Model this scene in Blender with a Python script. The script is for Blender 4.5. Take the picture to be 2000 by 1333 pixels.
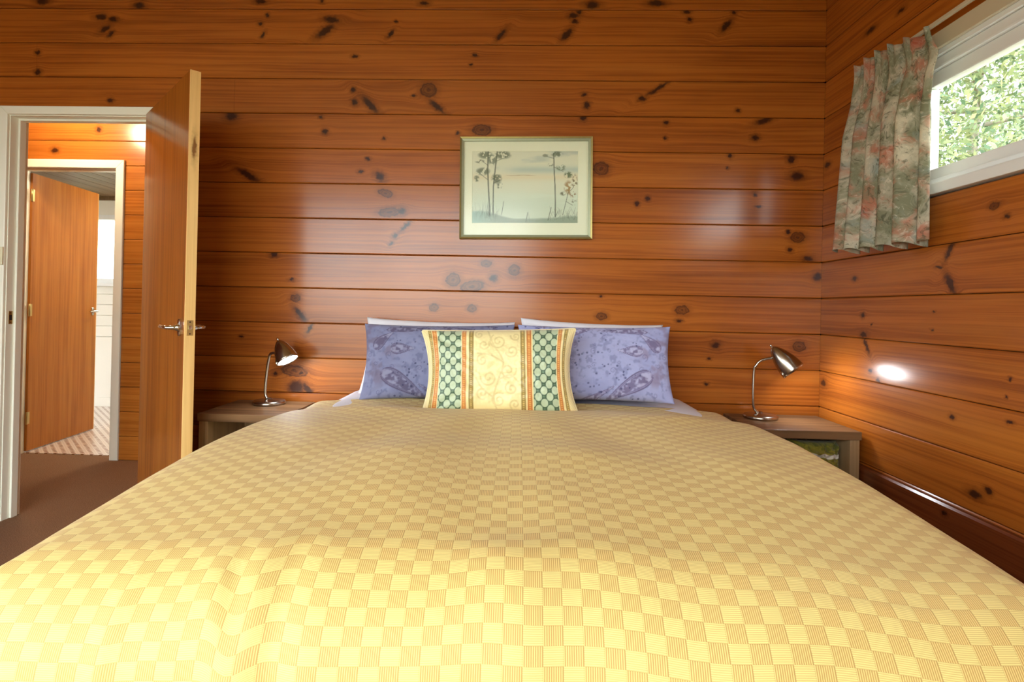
import bpy, bmesh, math, random
import numpy as np
from mathutils import Vector, Matrix, noise as mnoise
random.seed(7); rng = np.random.default_rng(11)
for o in list(bpy.data.objects): bpy.data.objects.remove(o, do_unlink=True)
S = bpy.context.scene
COL = S.collection

# ------------------------------------------------------------------ camera
ZC = 1.12
yaw, pitch, roll = .0343, .0037, .0214
fwd = Vector((-math.sin(yaw)*math.cos(pitch), math.cos(yaw)*math.cos(pitch), math.sin(pitch)))
rt = Vector((math.cos(yaw), math.sin(yaw), 0)); up = rt.cross(fwd)
rt2 = rt*math.cos(roll)+up*math.sin(roll); up2 = -rt*math.sin(roll)+up*math.cos(roll)
cam_data = bpy.data.cameras.new('camera'); cam = bpy.data.objects.new('camera', cam_data); COL.objects.link(cam)
M = Matrix.Identity(4)
for i, v in enumerate((rt2, up2, -fwd)):
    for j in range(3): M[j][i] = v[j]
M[2][3] = ZC
cam.matrix_world = M
cam_data.sensor_width = 36; cam_data.lens = 36*1080/2000
cam_data.shift_x = (1000-974)/2000; cam_data.shift_y = (597.3-666.5)/2000
cam_data.clip_start = .02
S.camera = cam

# ------------------------------------------------------------------ sky, daylight, exposure
W = bpy.data.worlds.new('bright_overcast_sky'); S.world = W; W.use_nodes = True
bg = W.node_tree.nodes['Background']; bg.inputs[0].default_value = (.93, .97, 1, 1); bg.inputs[1].default_value = 6.7
S.view_settings.view_transform = 'Standard'; S.view_settings.look = 'None'
S.view_settings.gamma = 1; S.view_settings.use_curve_mapping = False
S.view_settings.exposure = 0.66
def portal(name, loc, rot, sx, sy):
    l = bpy.data.lights.new(name, 'AREA'); l.shape = 'RECTANGLE'; l.size = sx; l.size_y = sy
    l.cycles.is_portal = True
    o = bpy.data.objects.new(name, l); COL.objects.link(o); o.location = loc; o.rotation_euler = rot

# ------------------------------------------------------------------ room measures
D = 2.68; XR = 1.441; XL = -3.1; YR = -1.3; ZT = 2.742; PH = .1717; Z0 = 2.570
def zs(k): return Z0-PH*k
HY = 3.765                      # hall far wall
DX0, DX1, DZ = -2.555, -1.81, 2.03   # bedroom doorway
BX0, BX1 = -3.53, -2.818        # bathroom doorway
RW = (-2.75, .2, .06, 2.38)   # rear glazed opening x0,x1,z0,z1
WY0, WY1, WZ0, WZ1 = .55, 2.12, zs(6), zs(3)  # side window opening
portal('daylight_rear_glazing', ((RW[0]+RW[1])/2, YR-.12, (RW[2]+RW[3])/2), (math.pi/2, 0, 0), RW[1]-RW[0], RW[3]-RW[2])
LW = (-1.1, .95, zs(10), zs(4))   # window in the left wall: y0, y1, z0, z1
portal('daylight_left_window', (XL-.15, (LW[0]+LW[1])/2, (LW[2]+LW[3])/2), (0, -math.pi/2, 0), LW[3]-LW[2], LW[1]-LW[0])
portal('daylight_side_window', (XR+.14, (WY0+WY1)/2, (WZ0+WZ1)/2), (0, math.pi/2, 0), WZ1-WZ0, WY1-WY0)
portal('daylight_bathroom_window', (-4.15, 5.79, 1.65), (-math.pi/2, 0, 0), .9, .75)

# ------------------------------------------------------------------ helpers
def lin(c):
    return tuple(((v/255)/12.92 if v/255 <= .04045 else ((v/255+.055)/1.055)**2.4) for v in c)
def tag(o, label=None, cat=None, group=None, kind=None):
    if label: o['label'] = label
    if cat: o['category'] = cat
    if group: o['group'] = group
    if kind: o['kind'] = kind
    return o
def empty(name, loc=(0, 0, 0), rz=0, **k):
    o = bpy.data.objects.new(name, None); COL.objects.link(o); o.location = loc; o.rotation_euler = (0, 0, rz)
    o.empty_display_size = .05
    return tag(o, **k)
def link(name, me, mat, parent=None, smooth=False, world=False):
    o = bpy.data.objects.new(name, me); COL.objects.link(o)
    if mat and not me.materials: me.materials.append(mat)
    if smooth:
        me.polygons.foreach_set('use_smooth', [True]*len(me.polygons))
    if parent:
        o.parent = parent
        if world: o.location = -Vector(parent.location)   # geometry given in world coordinates
    return o
def mesh(name, v, f, mat, parent=None, smooth=False, world=False):
    me = bpy.data.meshes.new(name); me.from_pydata([tuple(p) for p in v], [], f); me.update()
    bm = bmesh.new(); bm.from_mesh(me); bmesh.ops.recalc_face_normals(bm, faces=bm.faces[:]); bm.to_mesh(me); bm.free()
    return link(name, me, mat, parent, smooth, world)
def boxes(name, bs, mat, parent=None, bevel=0, world=False):
    bm = bmesh.new()
    for x0, x1, y0, y1, z0, z1 in bs:
        b2 = bmesh.new()
        r = bmesh.ops.create_cube(b2, size=1)
        for p in b2.verts:
            p.co = Vector(((x0+x1)/2+p.co.x*(x1-x0), (y0+y1)/2+p.co.y*(y1-y0), (z0+z1)/2+p.co.z*(z1-z0)))
        if bevel: bmesh.ops.bevel(b2, geom=b2.edges[:], offset=bevel, segments=2, affect='EDGES', profile=.6)
        t = bpy.data.meshes.new('t'); b2.to_mesh(t); b2.free(); bm.from_mesh(t); bpy.data.meshes.remove(t)
    me = bpy.data.meshes.new(name); bm.to_mesh(me); bm.free()
    return link(name, me, mat, parent, False, world)
def box(name, x0, x1, y0, y1, z0, z1, mat, parent=None, bevel=0, world=False):
    return boxes(name, [(x0, x1, y0, y1, z0, z1)], mat, parent, bevel, world)
def frames(path):
    T = []
    n = len(path)
    for i in range(n):
        T.append((path[min(i+1, n-1)]-path[max(i-1, 0)]).normalized())
    ref = Vector((0, 0, 1)) if abs(T[0].z) < .9 else Vector((1, 0, 0))
    u = T[0].cross(ref).normalized(); out = []
    for t in T:
        u = (u-t*u.dot(t)).normalized(); out.append((u, t.cross(u)))
    return out
def tube(name, path, r, mat, parent=None, n=12, world=False):
    path = [Vector(p) for p in path]
    rs = r if isinstance(r, (list, tuple)) else [r]*len(path)
    F = frames(path); v = []; f = []
    for p, (a, b), q in zip(path, F, rs):
        for k in range(n):
            t = 2*math.pi*k/n; v.append(p+a*math.cos(t)*q+b*math.sin(t)*q)
    for i in range(len(path)-1):
        for k in range(n):
            f.append((i*n+k, i*n+(k+1) % n, (i+1)*n+(k+1) % n, (i+1)*n+k))
    f.append(tuple(range(n))); f.append(tuple((len(path)-1)*n+k for k in range(n)))
    return mesh(name, v, f, mat, parent, True, world)
def lathe(name, prof, mat, parent=None, org=(0, 0, 0), axis=(0, 0, 1), n=32, world=False, close=True):
    ax = Vector(axis).normalized(); a = ax.orthogonal().normalized(); b = ax.cross(a); org = Vector(org)
    v = []; f = []
    for r, h in prof:
        for k in range(n):
            t = 2*math.pi*k/n; v.append(org+ax*h+(a*math.cos(t)+b*math.sin(t))*r)
    for i in range(len(prof)-1):
        for k in range(n):
            f.append((i*n+k, i*n+(k+1) % n, (i+1)*n+(k+1) % n, (i+1)*n+k))
    if close:
        f.append(tuple(range(n))); f.append(tuple((len(prof)-1)*n+k for k in range(n)))
    return mesh(name, v, f, mat, parent, True, world)
def smooth_path(pts, n=8):
    P = [Vector(p) for p in pts]; P = [2*P[0]-P[1]]+P+[2*P[-1]-P[-2]]; out = []
    for i in range(1, len(P)-2):
        for k in range(n):
            t = k/n; a, b, c, d = P[i-1:i+3]
            out.append(.5*((2*b)+(c-a)*t+(2*a-5*b+4*c-d)*t*t+(3*b-a-3*c+d)*t**3))
    out.append(P[-2]); return out
def autosmooth(o, ang=40):
    me = o.data; bm = bmesh.new(); bm.from_mesh(me)
    for e in bm.edges:
        if len(e.link_faces) == 2 and e.calc_face_angle(0) > math.radians(ang): e.smooth = False
    for f_ in bm.faces: f_.smooth = True
    bm.to_mesh(me); bm.free(); return o

# ------------------------------------------------------------------ materials
class NT:
    def __init__(s, name):
        s.m = bpy.data.materials.new(name); s.m.use_nodes = True; s.t = s.m.node_tree
        s.b = s.t.nodes['Principled BSDF']; s.out = s.t.nodes['Material Output']
    def n(s, typ, ins=None, **props):
        x = s.t.nodes.new(typ)
        for k, v in props.items(): setattr(x, k, v)
        for k, v in (ins or {}).items(): s.put(x.inputs[k], v)
        return x
    def put(s, sock, v):
        if isinstance(v, bpy.types.NodeSocket): s.t.links.new(v, sock)
        else: sock.default_value = v
    def math(s, op, a, b=0., c=0., clamp=False):
        x = s.n('ShaderNodeMath', {0: a, 1: b, 2: c}, operation=op); x.use_clamp = clamp; return x.outputs[0]
    def mix(s, fac, a, b, blend='MIX'):
        x = s.n('ShaderNodeMix', data_type='RGBA', blend_type=blend)
        s.put(x.inputs['Factor'], fac); s.put(x.inputs['A'], (*a, 1) if isinstance(a, tuple) and len(a) == 3 else a)
        s.put(x.inputs['B'], (*b, 1) if isinstance(b, tuple) and len(b) == 3 else b); return x.outputs['Result']
    def rng(s, v, a, b, c=0., d=1., smooth=True):
        x = s.n('ShaderNodeMapRange', {0: v, 1: a, 2: b, 3: c, 4: d}); x.interpolation_type = 'SMOOTHSTEP' if smooth else 'LINEAR'
        return x.outputs[0]
    def noise(s, vec, scale, detail=4, rough=.55, dist=0.):
        x = s.n('ShaderNodeTexNoise', {'Vector': vec, 'Scale': scale, 'Detail': detail, 'Roughness': rough, 'Distortion': dist}); return x.outputs[0]
    def mapping(s, vec, loc=(0, 0, 0), rot=(0, 0, 0), sc=(1, 1, 1), typ='POINT'):
        x = s.n('ShaderNodeMapping', {'Vector': vec, 'Location': loc, 'Rotation': rot, 'Scale': sc}, vector_type=typ); return x.outputs[0]
    def bump(s, h, strength=.3, dist=.002, normal=None):
        x = s.n('ShaderNodeBump', {'Height': h, 'Strength': strength, 'Distance': dist})
        if normal is not None: s.put(x.inputs['Normal'], normal)
        s.put(s.b.inputs['Normal'], x.outputs[0]); return x.outputs[0]
    def set(s, **k):
        names = dict(color='Base Color', rough='Roughness', metal='Metallic', spec='Specular IOR Level', coat='Coat Weight', coatr='Coat Roughness', sheen='Sheen Weight', aniso='Anisotropic')
        for a, v in k.items(): s.put(s.b.inputs[names[a]], (*v, 1) if isinstance(v, tuple) and len(v) == 3 else v)
        return s.m
def plain(name, rgb, rough=.5, metal=0., nscale=40, namt=.06, bump=.05, **k):
    t = NT(name); co = t.n('ShaderNodeTexCoord').outputs['Object']
    nz = t.noise(co, nscale, 3)
    c = lin(rgb)
    col = t.mix(nz, tuple(v*(1-namt) for v in c), tuple(min(1, v*(1+namt)) for v in c))
    if bump: t.bump(nz, bump, .001)
    return t.set(color=col, rough=rough, metal=metal, **k)

def wood(name, axis, light, dark, knots=(), seed=0., rough=.5, coat=.9, coatr=.21, local=False, grain=1., tint=0., knotcol=(.032, .007, .003), spec=.12):
    """axis: index of the grain direction coordinate and of the cross direction; knots: (along, across, r_along, r_across, angle, ring)"""
    t = NT(name)
    pos = t.n('ShaderNodeTexCoord').outputs['Object'] if local else t.n('ShaderNodeNewGeometry').outputs['Position']
    sp = t.n('ShaderNodeSeparateXYZ', {0: pos})
    a = sp.outputs[axis[0]]; c = sp.outputs[axis[1]]; e = sp.outputs[3-axis[0]-axis[1]]
    uv = t.n('ShaderNodeCombineXYZ', {0: a, 1: c, 2: 0.}).outputs[0]
    if knots:
        wv = t.n('ShaderNodeTexNoise', {'Vector': uv, 'Scale': 60., 'Detail': 4.}).outputs['Color']
        wv = t.n('ShaderNodeVectorMath', {0: wv, 1: (.5, .5, .5)}, operation='SUBTRACT').outputs[0]
        uvw = t.n('ShaderNodeVectorMath', {0: wv, 1: (.028, .018, 0.), 2: uv}, operation='MULTIPLY_ADD').outputs[0]
    core = None; halo = None; bend = None; rings = None
    for (ka, kc, ra, rc, ang, ring) in knots:
        mp = t.mapping(uvw, (ka, kc, 0), (0, 0, math.radians(ang)), (ra, rc, 1), 'TEXTURE')
        wob = t.n('ShaderNodeVectorMath', {0: mp}, operation='LENGTH').outputs['Value']
        cr = t.rng(wob, .45, 1.15, 1., 0.)
        if ring:
            rr = t.math('SINE', t.math('MULTIPLY', wob, 11.))
            cr = t.math('MULTIPLY', cr, t.rng(rr, -.8, 1., .34, .74))
            edge = t.math('MULTIPLY', t.rng(wob, .72, .92), t.rng(wob, 1.0, 1.2, 1., 0.))
            cr = t.math('MAXIMUM', cr, t.math('MULTIPLY', edge, .72))
        ha = t.rng(wob, .8, 2.2, .42, 0.)
        # grain parts around the knot
        d2 = t.math('MULTIPLY', wob, wob)
        sgn = t.math('SUBTRACT', c, kc)
        bd = t.math('MULTIPLY', t.math('EXPONENT', t.math('MULTIPLY', d2, -.22)), t.math('MULTIPLY', sgn, .75))
        core = cr if core is None else t.math('MAXIMUM', core, cr)
        halo = ha if halo is None else t.math('MAXIMUM', halo, ha)
        bend = bd if bend is None else t.math('ADD', bend, bd)
    cc = t.math('SUBTRACT', c, bend) if bend is not None else c
    low = t.noise(t.n('ShaderNodeCombineXYZ', {0: t.math('MULTIPLY', a, .9), 1: t.math('MULTIPLY', cc, 5.), 2: seed}).outputs[0], 1., 3, .5)
    cw = t.math('ADD', cc, t.math('MULTIPLY', low, .035))
    ring = t.n('ShaderNodeCombineXYZ', {0: t.math('MULTIPLY', a, .8), 1: t.math('MULTIPLY', cw, 95.*grain), 2: t.math('ADD', t.math('MULTIPLY', e, 30.), seed*3.1)}).outputs[0]
    g1 = t.noise(ring, 1., 3, .6)
    fine = t.n('ShaderNodeCombineXYZ', {0: t.math('MULTIPLY', a, 7.), 1: t.math('MULTIPLY', cc, 520.*grain), 2: seed}).outputs[0]
    g2 = t.noise(fine, 1., 2, .6)
    blot = t.noise(t.n('ShaderNodeCombineXYZ', {0: t.math('MULTIPLY', a, 1.7), 1: t.math('MULTIPLY', c, 6.), 2: seed+9.}).outputs[0], 1., 4, .55)
    f = t.math('ADD', t.math('MULTIPLY', t.rng(g1, .36, .66), .55), t.math('ADD', t.math('MULTIPLY', t.math('SUBTRACT', g2, .5), .55), t.math('MULTIPLY', t.math('SUBTRACT', blot, .5), 1.1)), clamp=True)
    base = t.mix(f, light, dark)
    warm = t.noise(t.n('ShaderNodeCombineXYZ', {0: t.math('MULTIPLY', a, .8), 1: t.math('MULTIPLY', cw, 16.), 2: seed+21.}).outputs[0], 1., 2, .5)
    base = t.mix(t.rng(warm, .48, .72, 0., .55), base, (min(1., light[0]*1.12), light[1]*1.28, light[2]*1.5))
    base = t.mix(t.rng(warm, .42, .25, 0., .5), base, (dark[0]*.8, dark[1]*.72, dark[2]*.7))
    if tint: base = t.mix(abs(tint), base, dark if tint > 0 else light)
    if core is not None:
        base = t.mix(halo, base, tuple(v*.45 for v in dark))
        base = t.mix(t.math('MULTIPLY', core, .93), base, knotcol)
    h = t.math('ADD', t.math('MULTIPLY', g1, .6), t.math('MULTIPLY', g2, .5))
    t.bump(h, .14, .0012)
    return t.set(color=base, rough=rough, coat=coat, coatr=coatr, spec=spec)

PINE_L = (.45, .126, .0125); PINE_D = (.172, .034, .0033)
MT = {}
MT['white_paint'] = plain('cream_white_paint', (244, 243, 228), .35, nscale=8, namt=.03, bump=.02)
MT['alu'] = plain('white_window_frame', (236, 238, 236), .3, nscale=10, namt=.02, bump=.01)
MT['beige_paint'] = plain('beige_casing', (205, 192, 165), .45, nscale=15, namt=.05)
MT['dark'] = plain('dark_backing', (30, 16, 8), .8)
MT['nickel'] = plain('brushed_nickel', (176, 166, 154), .24, 1., nscale=200, namt=.05, bump=.03)
MT['chrome'] = plain('polished_chrome', (205, 205, 200), .12, 1., bump=0)
MT['brass'] = plain('pale_brass', (200, 178, 120), .3, 1., bump=.02)
MT['switch'] = plain('cream_plastic', (228, 222, 190), .35, bump=0)
def glass(name, tint=(.97, 1, .99), gl=.9, rough=.02):
    t = NT(name); t.t.nodes.remove(t.b)
    tr = t.n('ShaderNodeBsdfTransparent', {0: (*tint, 1)}); g = t.n('ShaderNodeBsdfGlossy', {'Color': (gl, gl, gl, 1), 'Roughness': rough})
    fr0 = t.n('ShaderNodeFresnel', {'IOR': 1.45}); bf = t.n('ShaderNodeNewGeometry').outputs['Backfacing']
    frv = t.math('MULTIPLY', fr0.outputs[0], t.math('SUBTRACT', 1., bf))
    mx = t.n('ShaderNodeMixShader', {0: frv, 1: tr.outputs[0], 2: g.outputs[0]})
    t.t.links.new(mx.outputs[0], t.out.inputs[0]); return t.m
MT['glass'] = glass('window_glass')
# ------------------------------------------------------------------ setting: floor, ceiling, wall cores
def carpet():
    t = NT('brown_carpet'); p = t.n('ShaderNodeNewGeometry').outputs['Position']
    a = t.noise(p, 260, 3, .7); b = t.noise(p, 6, 4)
    c = t.mix(t.rng(a, .3, .7), lin((104, 76, 56)), lin((168, 134, 106)))
    c = t.mix(t.math('MULTIPLY', b, .45), c, lin((122, 92, 70))); t.bump(a, .6, .004)
    return t.set(color=c, rough=.95, spec=.1)
fl = box('floor', XL-.12, XR+.12, YR-.1, HY+.1, -.12, 0, carpet()); tag(fl, 'brown speckled loop pile carpet through bedroom and hall', 'floor', kind='structure')
MT['ceil'] = wood('ceiling_timber', (1, 0), (.68, .46, .22), (.54, .34, .15), rough=.5, coat=.1)
ce = box('ceiling', XL-.12, XR+.12, YR-.1, HY+.1, ZT+.02, ZT+.12, MT['ceil']); tag(ce, 'light timber bedroom ceiling above the plank walls', 'ceiling', kind='structure')

WL = {}
def row_mat(wall, k, axis, knots, seed, light=PINE_L, dark=PINE_D, tint=0.):
    return wood('%s_varnished_pine_%d' % (wall, k+2), axis, light, dark, knots, seed, tint=tint)
def plank_mesh(kind, L, H, T=.02, ch=.0035, gap=.0012):
    """varnished weatherboard lining: chamfered long edges; kind x: faces -Y, kind y: faces -X. origin at front, centre"""
    h = H/2-gap
    sec = [(0, -h+ch), (0, h-ch), (ch*.8, h), (T, h), (T, -h), (ch*.8, -h)]
    v = []; l = L/2-.0004
    for e in (-l, l):
        for d, z in sec: v.append((e, d, z) if kind == 'x' else (d, e, z))
    n = 6; f = [(i, (i+1) % n, n+(i+1) % n, n+i) for i in range(n)]+[tuple(range(n)), tuple(range(n, 2*n))]
    return v, f
def plank(parent, kind, a0, a1, z0, z1, plane, mat):
    v, f = plank_mesh(kind, a1-a0, z1-z0)
    if kind == 'X': v = [(-q[0], q[1], q[2]) for q in v]
    o = mesh('plank', v, f, mat, parent)
    c = Vector(((a0+a1)/2, plane, (z0+z1)/2)) if kind == 'x' else Vector((plane, (a0+a1)/2, (z0+z1)/2))
    o.location = c-Vector(parent.location); return o
KB = {-1: [(-1.299,2.606,0.0298,0.0149,0,0),(-0.993,2.609,0.0124,0.0099,0,0),(-0.486,2.6,0.0248,0.0124,0,0),(0.33,2.593,0.0372,0.0223,0,0),(0.636,2.603,0.0447,0.0174,0,0),(-2.408,2.603,0.0372,0.0199,0,0),(-1.912,2.584,0.0298,0.0199,0,0)],
 0: [(-1.297,2.495,0.0149,0.0099,0,0),(-1.283,2.442,0.0199,0.0099,50,0),(-1.262,2.538,0.0099,0.0124,0,0),(-0.942,2.516,0.0422,0.0174,-10,0),(-0.974,2.461,0.0596,0.0199,35,0),(-0.649,2.449,0.0248,0.0099,50,0),(-0.625,2.51,0.0074,0.0074,0,0),(-0.108,2.447,0.0397,0.0124,50,0),(0.24,2.54,0.0248,0.0149,0,0),(0.248,2.513,0.0174,0.0124,0,0),(0.267,2.558,0.0149,0.0124,0,0),(0.21,2.451,0.0422,0.0174,50,0),(0.781,2.559,0.0199,0.0099,0,0),(0.796,2.525,0.0124,0.0124,0,0),(0.972,2.496,0.0397,0.0149,50,0),(1.007,2.56,0.0124,0.0099,0,0),(-2.104,2.527,0.0347,0.0174,0,0),(-2.046,2.517,0.0248,0.0149,0,0),(-2.084,2.466,0.0347,0.0149,30,0),(-2.054,2.443,0.0223,0.0124,50,0)],
 1: [(-0.824,2.338,0.0174,0.0099,0,0),(-0.233,2.346,0.0124,0.0099,0,0),(-0.252,2.299,0.0099,0.0074,0,0),(-2.425,2.347,0.0149,0.0124,0,0),(-2.422,2.247,0.0174,0.0174,0,0)],
 2: [(-0.828,2.174,0.0149,0.0149,0,0),(-0.819,2.112,0.0174,0.0174,0,0),(-0.742,2.1,0.062,0.0174,-45,0),(-0.457,2.175,0.0372,0.0323,0,1),(-0.529,2.147,0.0124,0.0074,0,0),(-0.415,2.095,0.0546,0.0149,-40,0),(0.577,2.141,0.0199,0.0124,0,0),(0.652,2.191,0.0695,0.0099,33,0),(0.3,2.159,0.0149,0.0099,0,0),(0.313,2.107,0.0174,0.0199,0,0),(1.033,2.088,0.0124,0.0099,0,0),(-2.046,2.111,0.0149,0.0124,0,0)],
 3: [(-1.432,2.038,0.0323,0.0223,0,0),(-0.963,1.967,0.0174,0.0149,0,0),(-0.985,2.035,0.0124,0.0099,0,0),(-0.671,1.937,0.0099,0.0099,0,0),(-0.192,1.982,0.0422,0.0248,0,1),(-0.309,1.966,0.0099,0.0099,0,0),(0.297,2.045,0.0174,0.0124,0,0),(0.694,2.026,0.0124,0.0099,0,0),(0.691,1.952,0.0099,0.0099,0,0),(1.117,1.959,0.0199,0.0149,0,0),(1.159,2.041,0.0496,0.0149,20,0)],
 4: [(-1.343,1.748,0.0695,0.0174,-30,0),(-0.747,1.836,0.0124,0.0099,0,0),(-0.783,1.773,0.0149,0.0099,0,0),(-0.687,1.749,0.0298,0.0199,-40,0),(0.388,1.801,0.0347,0.0298,0,1),(1.001,1.875,0.0124,0.0149,0,0),(0.99,1.813,0.0074,0.0074,0,0),(1.288,1.858,0.0199,0.0199,0,0),(1.318,1.778,0.0347,0.0223,0,0)],
 5: [(-0.657,1.667,0.0323,0.0174,-15,1),(-0.637,1.575,0.0496,0.0199,5,1),(-0.574,1.58,0.0199,0.0199,0,0),(0.614,1.66,0.0124,0.0124,0,0),(0.563,1.635,0.0124,0.0124,0,0),(1.123,1.685,0.0099,0.0099,0,0),(1.138,1.629,0.0174,0.0074,0,0)],
 6: [(-0.555,1.508,0.0397,0.0099,45,0),(-0.605,1.462,0.0149,0.0149,0,0),(-0.624,1.422,0.0149,0.0099,50,0),(1.326,1.485,0.0323,0.0223,0,1),(1.28,1.511,0.0124,0.0124,0,0),(1.291,1.426,0.0149,0.0124,0,0),(1.376,1.384,0.0248,0.0149,0,0)],
 7: [(-1.204,1.359,0.0223,0.0149,0,0),(-1.114,1.237,0.0149,0.0074,0,0),(-0.156,1.331,0.0248,0.0149,0,1),(-0.223,1.22,0.0546,0.0248,10,1),(-0.316,1.25,0.0323,0.0298,0,1),(-0.12,1.262,0.0223,0.0223,0,0),(1.423,1.299,0.0223,0.0223,0,0),(-0.019,1.303,0.0248,0.0248,0,1)],
 8: [(-1.091,1.145,0.0223,0.0174,0,1),(-1.067,1.067,0.0496,0.0149,-50,0),(-0.406,1.114,0.0199,0.0174,0,1),(-0.221,1.113,0.0199,0.0174,0,1),(0.788,1.127,0.0298,0.0199,0,1),(0.774,1.075,0.0174,0.0099,0,0),(0.401,1.186,0.0099,0.0074,0,0),(0.405,1.089,0.0248,0.0174,0,1)],
 9: [(-1.017,0.998,0.0298,0.0099,60,0),(-1.358,0.95,0.0124,0.0074,0,0),(0.951,0.962,0.0223,0.0174,0,0),(0.921,0.897,0.0099,0.0074,0,0),(1.343,0.966,0.0298,0.0223,0,1)],
 10: [(-1.052,0.779,0.0149,0.0099,0,0),(-1.182,0.775,0.0124,0.0099,0,0),(-1.088,0.788,0.062,0.0248,-10,1),(-1.079,0.708,0.0496,0.0397,0,0),(-1.023,0.701,0.0447,0.0174,-50,0),(0.909,0.775,0.0124,0.0074,0,0)]}
KR = {1: [(2.345,2.305,0.0353,0.0109,0,0),(2.161,2.291,0.024,0.01,0,0)],
 4: [(2.648,1.825,0.027,0.0147,0,0)],
 6: [(1.728,1.462,0.0173,0.0112,0,1),(1.687,1.424,0.011,0.0078,0,0)],
 7: [(1.903,1.343,0.0419,0.0106,-60,0),(1.895,1.231,0.0461,0.014,60,0),(1.944,1.291,0.0194,0.0054,0,0),(2.422,1.276,0.0188,0.0112,0,0)],
 8: [(2.361,1.121,0.0143,0.0109,0,0),(2.303,1.084,0.0068,0.0043,0,0),(1.964,1.139,0.0074,0.0036,0,0),(1.974,1.073,0.0075,0.0055,0,0),(2.351,1.04,0.0249,0.0131,0,0)],
 9: [(2.333,0.997,0.042,0.0108,60,0),(2.304,0.895,0.0136,0.0085,0,0),(2.255,0.861,0.0131,0.0084,0,0),(1.667,0.943,0.0071,0.0062,0,0),(1.678,0.889,0.0054,0.0047,0,0)],
 10: [(1.877,0.791,0.0136,0.0087,0,0),(1.663,0.817,0.0124,0.0062,0,0),(2.647,0.798,0.0225,0.0172,0,0)],
 11: [(1.782,0.568,0.0286,0.0148,0,0),(1.733,0.594,0.0154,0.0112,0,0)],
 12: [(1.894,0.44,0.0184,0.0105,0,0)]}
KH = {1: [(-2.954,2.307,0.0209,0.0209,0,0)],
 2: [(-3.267,2.157,0.0279,0.0209,0,0)]}

jit = [0, -.05, .1, -.12, .06, .18, -.1, .05, -.16, .1, 0, .12, -.08, .05, .1, 0]
# wall behind the bed, with the doorway
wb = boxes('wall_back', [(XL-.1, DX0-.02, D+.02, D+.1, 0, ZT+.02), (DX1+.02, XR+.1, D+.02, D+.1, 0, ZT+.02), (DX0-.02, DX1+.02, D+.02, D+.1, DZ+.02, ZT+.02)], MT['dark'])
tag(wb, 'varnished horizontal pine plank wall behind the bed', 'wall', kind='structure')
XLc = XL
for k in range(-1, 15):
    z1, z0 = zs(k), max(0., zs(k+1))
    m = row_mat('back', k, (0, 2), KB.get(k, ()), k*1.37+.4, tint=jit[k])
    segs = [(XL, XR)]
    if k == 1: segs = [(XL, -2.43), (-2.43, XR)]
    if k == 2: segs = [(XL, -1.42), (-1.42, XR)]
    if k == 13: segs = [(XL, XR)]
    if z0 < DZ: segs = [(XL, DX0-.02), (DX1+.02, XR)]
    for a0, a1 in segs: plank(wb, 'x', a0, a1, z0, z1, D, m)
# wall on the right with the high window
wr = boxes('wall_right', [(XR+.02, XR+.12, YR, WY0, 0, ZT+.02), (XR+.02, XR+.12, WY1, D+.1, 0, ZT+.02), (XR+.02, XR+.12, WY0, WY1, 0, WZ0), (XR+.02, XR+.12, WY0, WY1, WZ1, ZT+.02)], MT['dark'])
tag(wr, 'varnished horizontal pine plank wall holding the high window', 'wall', kind='structure')
for k in range(-1, 15):
    z1, z0 = zs(k), max(0., zs(k+1))
    m = row_mat('right', k, (1, 2), KR.get(k, ()), k*2.11+50.3, tint=jit[(k+6) % 16])
    segs = [(YR, D)]
    if 3 <= k <= 5: segs = [(YR, WY0), (WY1, D)]
    if k == 2: segs = [(YR, 2.42), (2.42, D)]
    for a0, a1 in segs: plank(wr, 'y', a0, a1, z0, z1, XR, m)
sk = mesh('baseboard_right', [(x, y, z) for y in (YR+.02, D-.002) for x, z in ((XR, 0), (XR-.018, 0), (XR-.018, .494), (XR-.011, .501), (XR, .503))],
          [(0, 1, 6, 5), (1, 2, 7, 6), (2, 3, 8, 7), (3, 4, 9, 8), (4, 0, 5, 9), (0, 1, 2, 3, 4), (5, 6, 7, 8, 9)],
          wood('dark_red_baseboard', (1, 2), (.20, .050, .013), (.10, .021, .006), ((1.88, .47, .012, .009, 0, 0),), 3.3, rough=.25))
tag(sk, 'dark red varnished deep baseboard along the window wall', 'baseboard', kind='structure')
# left wall (outside the frame) and rear wall with the glazed doors behind the camera
wl = boxes('wall_left', [(XL-.12, XL-.02, YR, LW[0], 0, ZT+.02), (XL-.12, XL-.02, LW[1], D+.02, 0, ZT+.02), (XL-.12, XL-.02, LW[0], LW[1], 0, LW[2]), (XL-.12, XL-.02, LW[0], LW[1], LW[3], ZT+.02)], MT['dark']); tag(wl, 'varnished pine plank wall left of the doorway', 'wall', kind='structure')
for k in range(-1, 15):
    m = row_mat('left', k, (1, 2), (), k*1.9+90.)
    for a0, a1 in ([(YR, LW[0]), (LW[1], D)] if 4 <= k <= 9 else [(YR, D)]): plank(wl, 'y', a0, a1, max(0., zs(k+1)), zs(k), XL, m).scale = (-1, 1, 1)
w4 = empty('window_4', (XL-.06, .15, LW[2]), label='white framed window in the wall left of the bed', cat='window', kind='structure')
for a, b, c, d in ((LW[0], LW[0]+.05, LW[2], LW[3]), (LW[1]-.05, LW[1], LW[2], LW[3]), (LW[0]+.05, LW[1]-.05, LW[2], LW[2]+.05), (LW[0]+.05, LW[1]-.05, LW[3]-.05, LW[3]), (.13, .17, LW[2]+.05, LW[3]-.05)):
    box('frame', XL-.09, XL-.03, a, b, c, d, MT['alu'], w4, world=True)
for a, b in ((LW[0]+.05, .13), (.17, LW[1]-.05)): box('pane', XL-.062, XL-.058, a, b, LW[2]+.05, LW[3]-.05, MT['glass'], w4, world=True)
MT['rearwood'] = wood('rear_wall_pine', (0, 2), PINE_L, PINE_D, (), 31.)
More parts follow.
